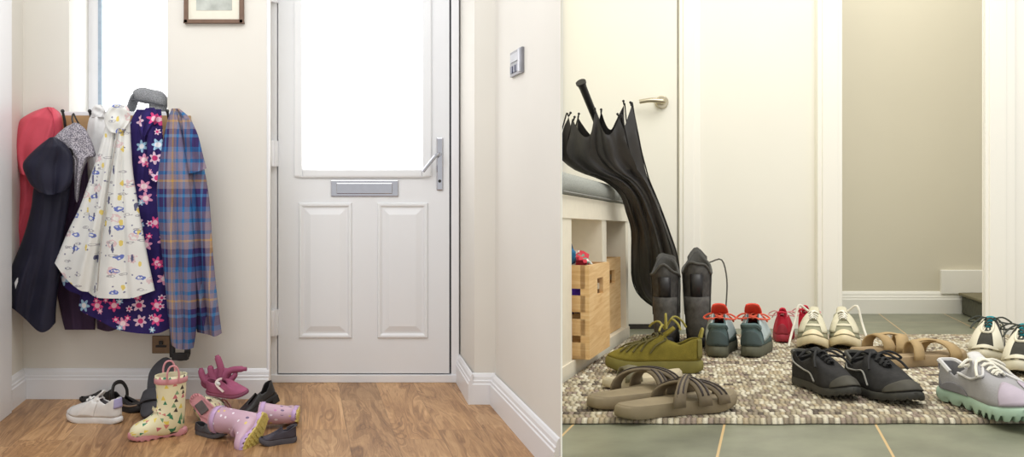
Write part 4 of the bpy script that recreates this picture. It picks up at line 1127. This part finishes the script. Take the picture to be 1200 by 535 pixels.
# hiking boots
M_hike = plain('dark hiking leather', col(66, 64, 61), .75, var=.42, scale=45, bump=.6, bscale=90)
M_hik2 = plain('grey hiking mesh', col(84, 83, 79), .85, var=.2, bump=.4)
def hiking(label, heel, toe, Hb, side, lift=0):
    M, L = on_floor(RS, RN, heel, toe); L = .265
    t = thing('hiking_boot', label, 'boot', R_(M, lift=rt), 'hiking boots under the umbrella')
    rings, uv, s = boot_rings(L, Hb, .765)
    for r in rings[:1]:
        for i, p in enumerate(r):
            a = 2 * PI * i / len(r); p.z += .026 * math.cos(2 * a) + .014 * math.cos(a) + .006 * math.sin(5 * a + side)
    b = MB(); b.loft(rings, True, False, True, uvs=uv); b.build('upper', M_hike, t, solid=.006, angle=80)
    n = len(rings[0]); inn = [[c_ + (p - c_) * .88 for p in r] for r in rings[:5] for c_ in [sum(r, Vector()) / n]]
    b = MB(); b.loft(inn, True, False, True); b.build('lining', M_hik2, t, angle=80)
    def off(r, i, k): 
        c_ = sum(r, Vector()) / n; return c_ + (r[i % n] - c_) * k
    b = MB(); b.loft([[off(r, i, 1.05) for i in range(12, 17)] for r in rings[1:4]], False); b.build('heel_pull', M_blk, t, solid=-.003)
    b = MB(); b.loft([[off(r, i, 1.03) for i in range(9, 20)] for r in rings[3:8]], False); b.build('heel_counter', plain('scuffed leather', col(76, 74, 70), .75, var=.4, scale=40, bump=.5, bscale=90), t, solid=-.003)
    for i0_, i1_ in ((3, 9), (20, 26)):
        b = MB(); b.loft([[off(r, i, 1.025) for i in range(i0_, i1_)] for r in rings[1:6]], False); b.build('ankle_panel', M_hik2, t, solid=-.003)
    b = MB(); b.tube([off(rings[0], i, 1.0) for i in range(n)], .0045, 8, 1, closed=True); b.build('padded_collar', M_hik2, t)
    b = MB(); b.loft([[off(r, i, 1.04) + Vector((0, 0, .014 * (k == 0))) for i in range(-3, 4)] for k, r in enumerate(rings[0:6])], False); b.build('tongue', M_hik2, t, solid=-.004)
    b = MB()
    for k in range(1, 8):
        b.tube([off(rings[k], -4, 1.04), off(rings[k], 0, 1.12), off(rings[k], 4, 1.04)], .0035, 6)
        b.tube([off(rings[k], -4, 1.04), off(rings[k], 0, 1.14).lerp(off(rings[k + 1], 0, 1.14), .5), off(rings[k + 1], 4, 1.04)], .0035, 6)
    if side > 0:
        p = off(rings[0], -4, 1.06); b.tube([p, p + Vector((.0, -.045, .01)), p + Vector((0, -.062, -.06)), p + Vector((0, -.058, -.15)), p + Vector((0, -.05, -.21))], .003, 6)
    b.build('laces', plain('grey boot lace', col(88, 86, 80), .8), t)
    sh = Shoe(t, L * 1.03, L * .40, side, sole=.034); sh.outsole(M_rubber, 'sole', lug=.008, nlug=20)
    return t
hiking('dark hiking boot standing under the umbrella tip, left of its pair', (779.5, 406), (784, 393), .272, -1)
hiking('dark hiking boot beside its pair with a loose lace, next to grey green sneakers', (817, 406), (820.5, 393), .286, 1)

# olive sneaker
M, L = on_floor(RS, RN, (824, 431.5), (709, 431))
t = thing('sneaker', 'olive green knit sneaker with olive laces facing left toward the bench', 'shoe', R_(M, lift=rt))
M_ol = fabric('olive knit', col(128, 116, 48), .14, .6, .85, 40)
M_ol2 = plain('olive sole', col(120, 112, 52), .7, var=.1)
s = Shoe(t, L, L * .37, 1, sole=.034, heel=.098, dip=.078, throat=.095, spring=.014)
s.outsole(M_ol2); s.upper(M_ol); s.insole(M_darkin); s.tongue(M_ol, .032, .30)
s.lace(plain('dark olive lace', col(76, 70, 34), .8), 5, .0035, False)
M_oll = plain('olive lace', col(150, 140, 66), .8)
b = MB()
for k in range(5):
    u = 4.1 + 2.5 * k / 4
    a = s.surf(u, .95, .002); b.tube([a, s.surf(u - .1, .6, .006), s.surf(u - .2, .30, .004)], .0028, 6)
    a = s.surf(16 - u, .95, .002); b.tube([a, s.surf(16.1 - u, .6, .006), s.surf(16.2 - u, .30, .004)], .0028, 6)
b.build('lace_cords', plain('dark olive cord', col(92, 84, 40), .8), t)
b = MB()
o_ = s.surf(4.2, .98, .01); o_.y = 0; o_.z += .012
for dx, dy, dz in ((-.03, .03, .03), (.02, .045, .015), (-.05, -.02, .035), (.03, -.04, .02), (0, .02, .045)):
    b.tube([o_, o_ + Vector((dx*.5, dy*.5, dz)), o_ + Vector((dx, dy, dz * .7)), o_ + Vector((dx*1.3, dy*1.3, dz * .1))], .0032, 6)
b.build('bow', M_oll, t)
s.patch(13.4, 16.6, .05, .9, M_ol2, 'heel_counter', .002)
b = MB(); b.tube([s.surf(14.6, .99, .002), s.surf(14.8, 1, .002) + Vector((-.006, 0, .022)), s.surf(15.2, 1, .002) + Vector((-.006, 0, .022)), s.surf(15.4, .99, .002)], .004, 6); b.build('pull_tab', M_oll, t)

# flip flops
def flipflop(name, label, floor, nrm, heel, toe, side, m_foot, m_strap, straps, L=None, lift=rt, thick=.026, group=None, m_stripe=None):
    M, L0 = on_floor(floor, nrm, heel, toe); L = L or L0
    t = thing(name, label, 'sandal', R_(M, lift=lift), group)
    s = Shoe(t, L, L * .37, side, sole=thick, spring=.012)
    s.outsole(m_foot, 'sole', flare=1.0)
    b = MB(); ring, r2, r3 = [], [], []
    for i in range(60):
        p, x = s.out(i * NC / 60, .93); p.z = s.sole + s.sp(x) + .002; ring.append(p)
        q, x = s.out(i * NC / 60, .95); q.z = s.sole + s.sp(x) - .001; r2.append(q)
    b.loft([r2, ring], True, False, True); b.build('footbed', m_foot, t)
    for (x0, x1, h, wd, nm) in straps:
        b = MB(); R = []
        for k in range(15):
            a = PI * k / 14; c_ = math.cos(a)
            xx = (x0 + x1) / 2 + (x0 - x1) / 2 * c_
            hw, = interp([(0, .30), (.3, .36), (.6, .44), (.8, .44), (1, .25)], xx)
            ww = wd * (1 - .15 * math.sin(a))
            y = c_ * L * .37 * hw * side
            z = thick - .006 + h * math.sin(a) ** .8
            R.append([Vector((xx * L - ww / 2, y, z)), Vector((xx * L, y * 1.02, z + .004 * math.sin(a))), Vector((xx * L + ww / 2, y, z))])
        b.loft(R, False); o = b.build(nm, m_strap, t, solid=-.005, angle=80)
        if m_stripe:
            for e in (.25, .70):
                b = MB(); R2 = []
                for k, r in enumerate(R[1:14]):
                    p = r[0].lerp(r[2], e); p2 = r[0].lerp(r[2], e + .16); up = Vector((0, 0, .0062)); R2.append([p + up + (p - Vector((p.x, 0, 0))).normalized() * .004, p2 + up + (p2 - Vector((p2.x, 0, 0))).normalized() * .004])
                b.loft(R2, False); b.build('strap_stripe', m_stripe, o, solid=.002)
    return t, s, L
M_ff = plain('worn brown rubber', col(138, 124, 98), .75, var=.14, scale=18)
M_ffs = plain('brown strap', col(118, 104, 82), .7, var=.12)
M_ffd = plain('dark strap stripe', col(60, 50, 46), .7)
GF = 'brown flip flops at the front of the rug'
def thong(t, L, side, m):
    b = MB(); b.tube([(.80*L, .02*L*side, .024), (.795*L, .02*L*side, .045), (.74*L, .015*L*side, .058), (.66*L, .01*L*side, .060)], .006, 8); b.build('toe_post', m, t)
t, s, L = flipflop('flip_flop', 'brown flip flop nearest the front edge of the rug', RS, RN, (721, 482), (862, 467), -1, M_ff, M_ffs, [(.60, .58, .046, .036, 'strap'), (.40, .74, .050, .032, 'strap'), (.76, .44, .042, .032, 'strap')], group=GF, m_stripe=M_ffd)
thong(t, L, -1, M_ffd)
t, s, L = flipflop('flip_flop', 'brown flip flop partly hidden behind the nearest one', RS, RN, (690, 472), (806, 453.5), 1, M_ff, M_ffs, [(.62, .56, .046, .036, 'strap'), (.40, .72, .050, .032, 'strap')], group=GF, m_stripe=M_ffd)
thong(t, L, 1, M_ffd)
M_pale = plain('pale worn cork', col(190, 178, 150), .8, var=.15, scale=20)
t, s, L = flipflop('slide_sandal', 'pale tan slide sandal lying between the flip flops and olive sneaker', RS, RN, (706, 449), (800, 442), 1, M_pale, plain('dull olive strap', col(112, 106, 82), .7), [(.36, .30, .030, .05, 'strap')], thick=.022)

# black sneakers
M_bk1 = fabric('black trainer mesh', col(46, 45, 45), .25, .5, .8, 60)
M_bk2 = plain('black trainer rubber', col(54, 53, 48), .65, var=.25, bump=.25)
M_dust = plain('dusty toe rubber', col(66, 63, 54), .75, var=.3, scale=25)
M_pipe = plain('pale grey piping', col(150, 148, 142), .6)
M_blace = plain('black lace', col(30, 29, 29), .8)
def black_sneaker(label, heel, toe, side):
    M, L = on_floor(RS, RN, heel, toe)
    t = thing('sneaker', label, 'shoe', R_(M, lift=rt), 'black lace-up sneakers on the rug')
    s = Shoe(t, L, L * .40, side, sole=.022, heel=.086, dip=.066, throat=.086, spring=.016)
    s.outsole(M_bk2, lug=.005, nlug=24); s.upper(M_bk1); s.insole(M_darkin); s.tongue(M_bk1, .018, .36)
    s.patch(5.6, 10.4, 0, .42, M_dust, 'toe_cap'); s.patch(13.2, 16.8, 0, .55, M_bk2, 'heel_counter')
    s.line([(13.3, .8), (12.9, .5), (12.2, .42), (11.6, .36), (11.2, .1)], M_pipe, 'side_piping', .0022)
    s.line([(1.7, .8), (2.1, .5), (2.8, .42), (3.4, .36), (3.8, .1)], M_pipe, 'side_piping', .0022)
    s.line([(12.9, .98), (13.5, .98), (14.2, .98), (15, .98), (15.8, .98), (16.6, .98), (17.2, .98)], M_bk2, 'padded_collar', .006, .001)
    s.lace(M_blace, 5, .0038, True, loose=1.2)
    return t
black_sneaker('black lace-up sneaker with dusty toe, left one of the black pair on the rug', (934, 443), (1003, 464), -1)
black_sneaker('black lace-up sneaker with dusty toe, right one of the black pair on the rug', (996, 444.5), (1074, 470), 1)

# teal grey sneakers from behind
M_teal = plain('grey teal suede', col(84, 104, 104), .85, var=.15, bump=.2)
M_tgrey = plain('olive grey sole', col(92, 92, 76), .8, var=.15)
M_paleblue = plain('pale blue mesh', col(176, 190, 190), .8, var=.1, bump=.3)
M_or = plain('orange red tongue', col(226, 70, 48), .7)
def teal(label, heel, toe, side):
    M, L = on_floor(RS, RN, heel, toe); L = .30
    t = thing('sneaker', label, 'shoe', R_(M, lift=rt), 'grey green sneakers by the wall')
    s = Shoe(t, L, L * .40, side, sole=.034, heel=.102, dip=.074, throat=.116, spring=.012)
    s.outsole(M_tgrey); s.upper(M_teal); s.insole(M_darkin); s.tongue(M_or, .045, .38, .24)
    s.patch(12.9, 17.1, .02, .62, plain('dark teal heel', col(70, 84, 84), .8), 'heel_counter')
    s.patch(2.6, 5.8, .15, .97, M_paleblue, 'side_panel'); s.patch(9.8, 12.6, .15, .97, M_paleblue, 'side_panel')
    s.line([(12.4, .98), (13.2, .98), (14, .98), (15, .98), (16, .98), (16.8, .98), (17.6, .98)], M_teal, 'padded_collar', .008, .0)
    s.lace(plain('orange lace', col(222, 96, 70), .7), 4, .004, True)
teal('grey green sneaker with orange tongue seen from behind, beside the hiking boots', (840, 416.5), (849, 403.5), -1)
teal('grey green sneaker with orange tongue seen from behind, beside red sneakers', (879, 416.5), (889, 403.5), 1)

# red child sneakers
M_rd = plain('red canvas', col(200, 30, 58), .75, var=.1, bump=.2)
M_rds = plain('dull red sole', col(168, 52, 66), .7)
def redshoe(label, heel, toe, side):
    M, L = on_floor(RS, RN, heel, toe); L = .20
    t = thing('sneaker', label, 'shoe', R_(M, lift=.0125), 'small red sneakers by the wall')
    s = Shoe(t, L, L * .44, side, sole=.028, heel=.094, dip=.080, throat=.088); s.outsole(M_rds); s.upper(M_rd); s.insole(M_darkin); s.tongue(M_rd, .030, .30)
    s.patch(13.4, 16.6, .0, .45, M_rds, 'heel_counter'); s.lace(plain('pale red lace', col(222, 160, 160), .7), 3, .0026, True)
    b = MB(); p = s.surf(15, .99, .002); b.tube([p + Vector((0, -.01, 0)), p + Vector((-.004, -.012, .014)), p + Vector((-.004, .012, .014)), p + Vector((0, .01, 0))], .004, 6); b.build('pull_tab', M_rd, t)
redshoe('small red sneaker next to grey green sneakers', (917, 400.5), (921, 391), -1)
redshoe('small red sneaker half hidden behind the cream sneakers', (942, 396.5), (950, 390), 1)

# cream sneakers
M_cr = plain('cream suede', col(208, 202, 176), .85, var=.08, bump=.15)
M_gre = plain('sage overlay', col(150, 148, 122), .85, var=.08)
M_crs = plain('cream rubber', col(226, 212, 176), .6, var=.06)
M_wl = plain('white lace', col(232, 228, 214), .8)
def cream(label, heel, toe, side, lacey):
    M, L = on_floor(RS, RN, heel, toe); L = .29
    M = R_(M); M.translation = RS(*toe) - (M.to_3x3() @ Vector((L, 0, 0))) + RN * .0128
    t = thing('sneaker', label, 'shoe', M, 'cream sneakers by the passage')
    s = Shoe(t, L, L * .41, side, sole=.03, heel=.10, dip=.08, throat=.105, spring=.026)
    s.outsole(M_crs); s.upper(M_gre); s.insole(M_darkin); s.tongue(M_cr, .026, .36)
    s.patch(6.3, 9.7, 0, .30, M_crs, 'toe_cap'); s.patch(4.6, 6.4, .2, .97, M_cr, 'eyelet_panel'); s.patch(9.6, 11.4, .2, .97, M_cr, 'eyelet_panel'); s.patch(13.2, 16.8, 0, .7, M_cr, 'heel_counter')
    s.patch(6.0, 10.0, .52, .70, M_cr, 'vamp_band')
    s.lace(M_wl, 5, .0042, False)
    b = MB(); y = .5 * s.W * lacey; p = s.surf(4.3, .97, .004); p.y = .02 * lacey
    b.tube([p, p + Vector((.02, y * .5, .02)), Vector((.55*L, y * 1.05, .085)), Vector((.68*L, y * 1.25, .035)), Vector((.80*L, y * 1.35, .004))], .0042, 6)
    b.build('loose_lace', M_wl, t)
cream('cream lace-up sneaker with toe forward in front of the red sneakers', (957, 397), (952, 409.5), 1, -1)
cream('cream lace-up sneaker with toe forward next to the passage opening', (985, 397), (991, 409.5), -1, 1)

# beige slides
M_bg = plain('beige suede strap', col(176, 150, 108), .85, var=.12, bump=.2)
M_bgs = plain('beige sole', col(158, 136, 104), .8, var=.1)
GS = 'beige sandals behind the black sneakers'
for label, heel, toe, side, ex in (('beige slide sandal directly behind the right black sneaker', (996, 416), (1086, 415), 1, 0), ('beige slide sandal nearest the grey running shoe', (1036, 426.5), (1131, 421), -1, 0)):
    M, L = on_floor(RS, RN, heel, toe)
    t, s, L = flipflop('slide_sandal', label, RS, RN, heel, toe, side, M_bgs, M_bg, [(.30, .44, .046, .038, 'strap'), (.72, .60, .044, .046, 'strap')], thick=.028, group=GS)
    b = MB(); b.tube([(.38*L, -.0, .072), (.5*L, -.002, .076), (.64*L, 0, .070)], .011, 8, flat=.4); b.build('bridge_strap', M_bg, t)

# striped sneakers
M_str = NT('white black stripe', .6)
u_, v_, _ = M_str.sep(M_str.uv()); st = M_str.math('GREATER_THAN', M_str.math('FRACT', M_str.math('DIVIDE', u_, .030)), .5)
M_str.color(M_str.mix(st, col(224, 218, 196), col(50, 48, 42))); M_str = M_str.m
M_dkm = plain('dark mesh', col(56, 54, 46), .85, var=.2, bump=.4)
M_off = plain('off white leather', col(222, 216, 194), .6, var=.05)
M_tq = plain('turquoise lining', col(30, 140, 150), .8)
def striped(label, heel, toe, side):
    M, L = on_floor(RS, RN, heel, toe); L = .29
    M.translation = RS(*toe) - (M.to_3x3() @ Vector((L, 0, 0))) + RN * .0128
    t = thing('sneaker', label, 'shoe', M, 'white and black striped sneakers by the right wall')
    s = Shoe(t, L, L * .41, side, sole=.030, heel=.10, dip=.085, throat=.115, spring=.018)
    s.outsole(M_off); s.upper(M_str); s.insole(M_tq); s.tongue(M_tq, .014, .40)
    s.patch(6.2, 9.8, .05, .84, M_dkm, 'toe_mesh', .0012); s.patch(5.2, 6.8, .0, .97, M_off, 'overlay'); s.patch(9.2, 10.8, 0, .97, M_off, 'overlay')
    s.patch(6.2, 9.8, .0, .14, M_off, 'toe_guard', .004)
    s.line([(5.4, .98), (6.4, .80), (7.2, .68), (8, .66), (8.8, .68), (9.6, .80), (10.6, .98)], M_off, 'toe_piping', .004, .004)
    s.lace(plain('dark green lace', col(58, 62, 54), .8), 4, .0034, True, loose=1.15)
    return t
striped('white and black striped sneaker, left of its pair by the right wall', (1170, 411), (1153, 424), 1)
striped('white and black striped sneaker with dark toe, at the right edge by the wall', (1214, 415), (1195, 437), -1)

# grey running shoe
M_gr = plain('grey knit', col(158, 156, 158), .8, var=.06, bump=.3)
M_gd = plain('mid grey overlay', col(128, 126, 130), .75)
M_lv = plain('lavender toe', col(180, 168, 182), .6, var=.06)
M_mint = plain('mint rubber', col(164, 190, 170), .6, var=.06)
M_lg = plain('light grey piping', col(206, 204, 202), .6)
M, L = on_floor(RS, RN, (1107, 459), (1224, 494))
t = thing('running_shoe', 'grey running shoe with mint lugged sole and lavender toe at front right of rug', 'shoe', R_(M, lift=rt + .001))
s = Shoe(t, L, L * .37, -1, sole=.030, heel=.092, dip=.066, throat=.098, spring=.016)
s.outsole(M_mint, lug=.013, nlug=28, flare=1.05); s.upper(M_gr); s.insole(M_darkin); s.tongue(M_lg, .026, .36)
s.patch(5.4, 8.2, .02, .72, M_lv, 'toe_panel'); s.patch(7.8, 11.2, .02, .72, M_lv, 'toe_panel')
s.patch(13.0, 17.0, .0, .50, M_gd, 'heel_counter'); s.patch(13.8, 16.2, .5, .97, M_lv, 'heel_tab')
s.patch(11.9, 13.0, .0, .45, M_gd, 'side_panel', t0b=0, t1b=.2); s.patch(2.0, 3.1, .0, .2, M_gd, 'side_panel', t1b=.45)
for a in (1, -1):
    f = (lambda u: u if a > 0 else 30 - u)
    s.line([(f(11.6), .97), (f(11.2), .6), (f(10.7), .5), (f(10.2), .62), (f(9.9), .9)], M_lg, 'eyelet_piping', .003)
s.line([(12.2, .98), (13, .98), (14, .98), (15, .98), (16, .98), (17, .98), (17.8, .98)], M_lg, 'collar_piping', .0055, .001)
s.lace(M_wl, 6, .0042, True, loose=1.0)
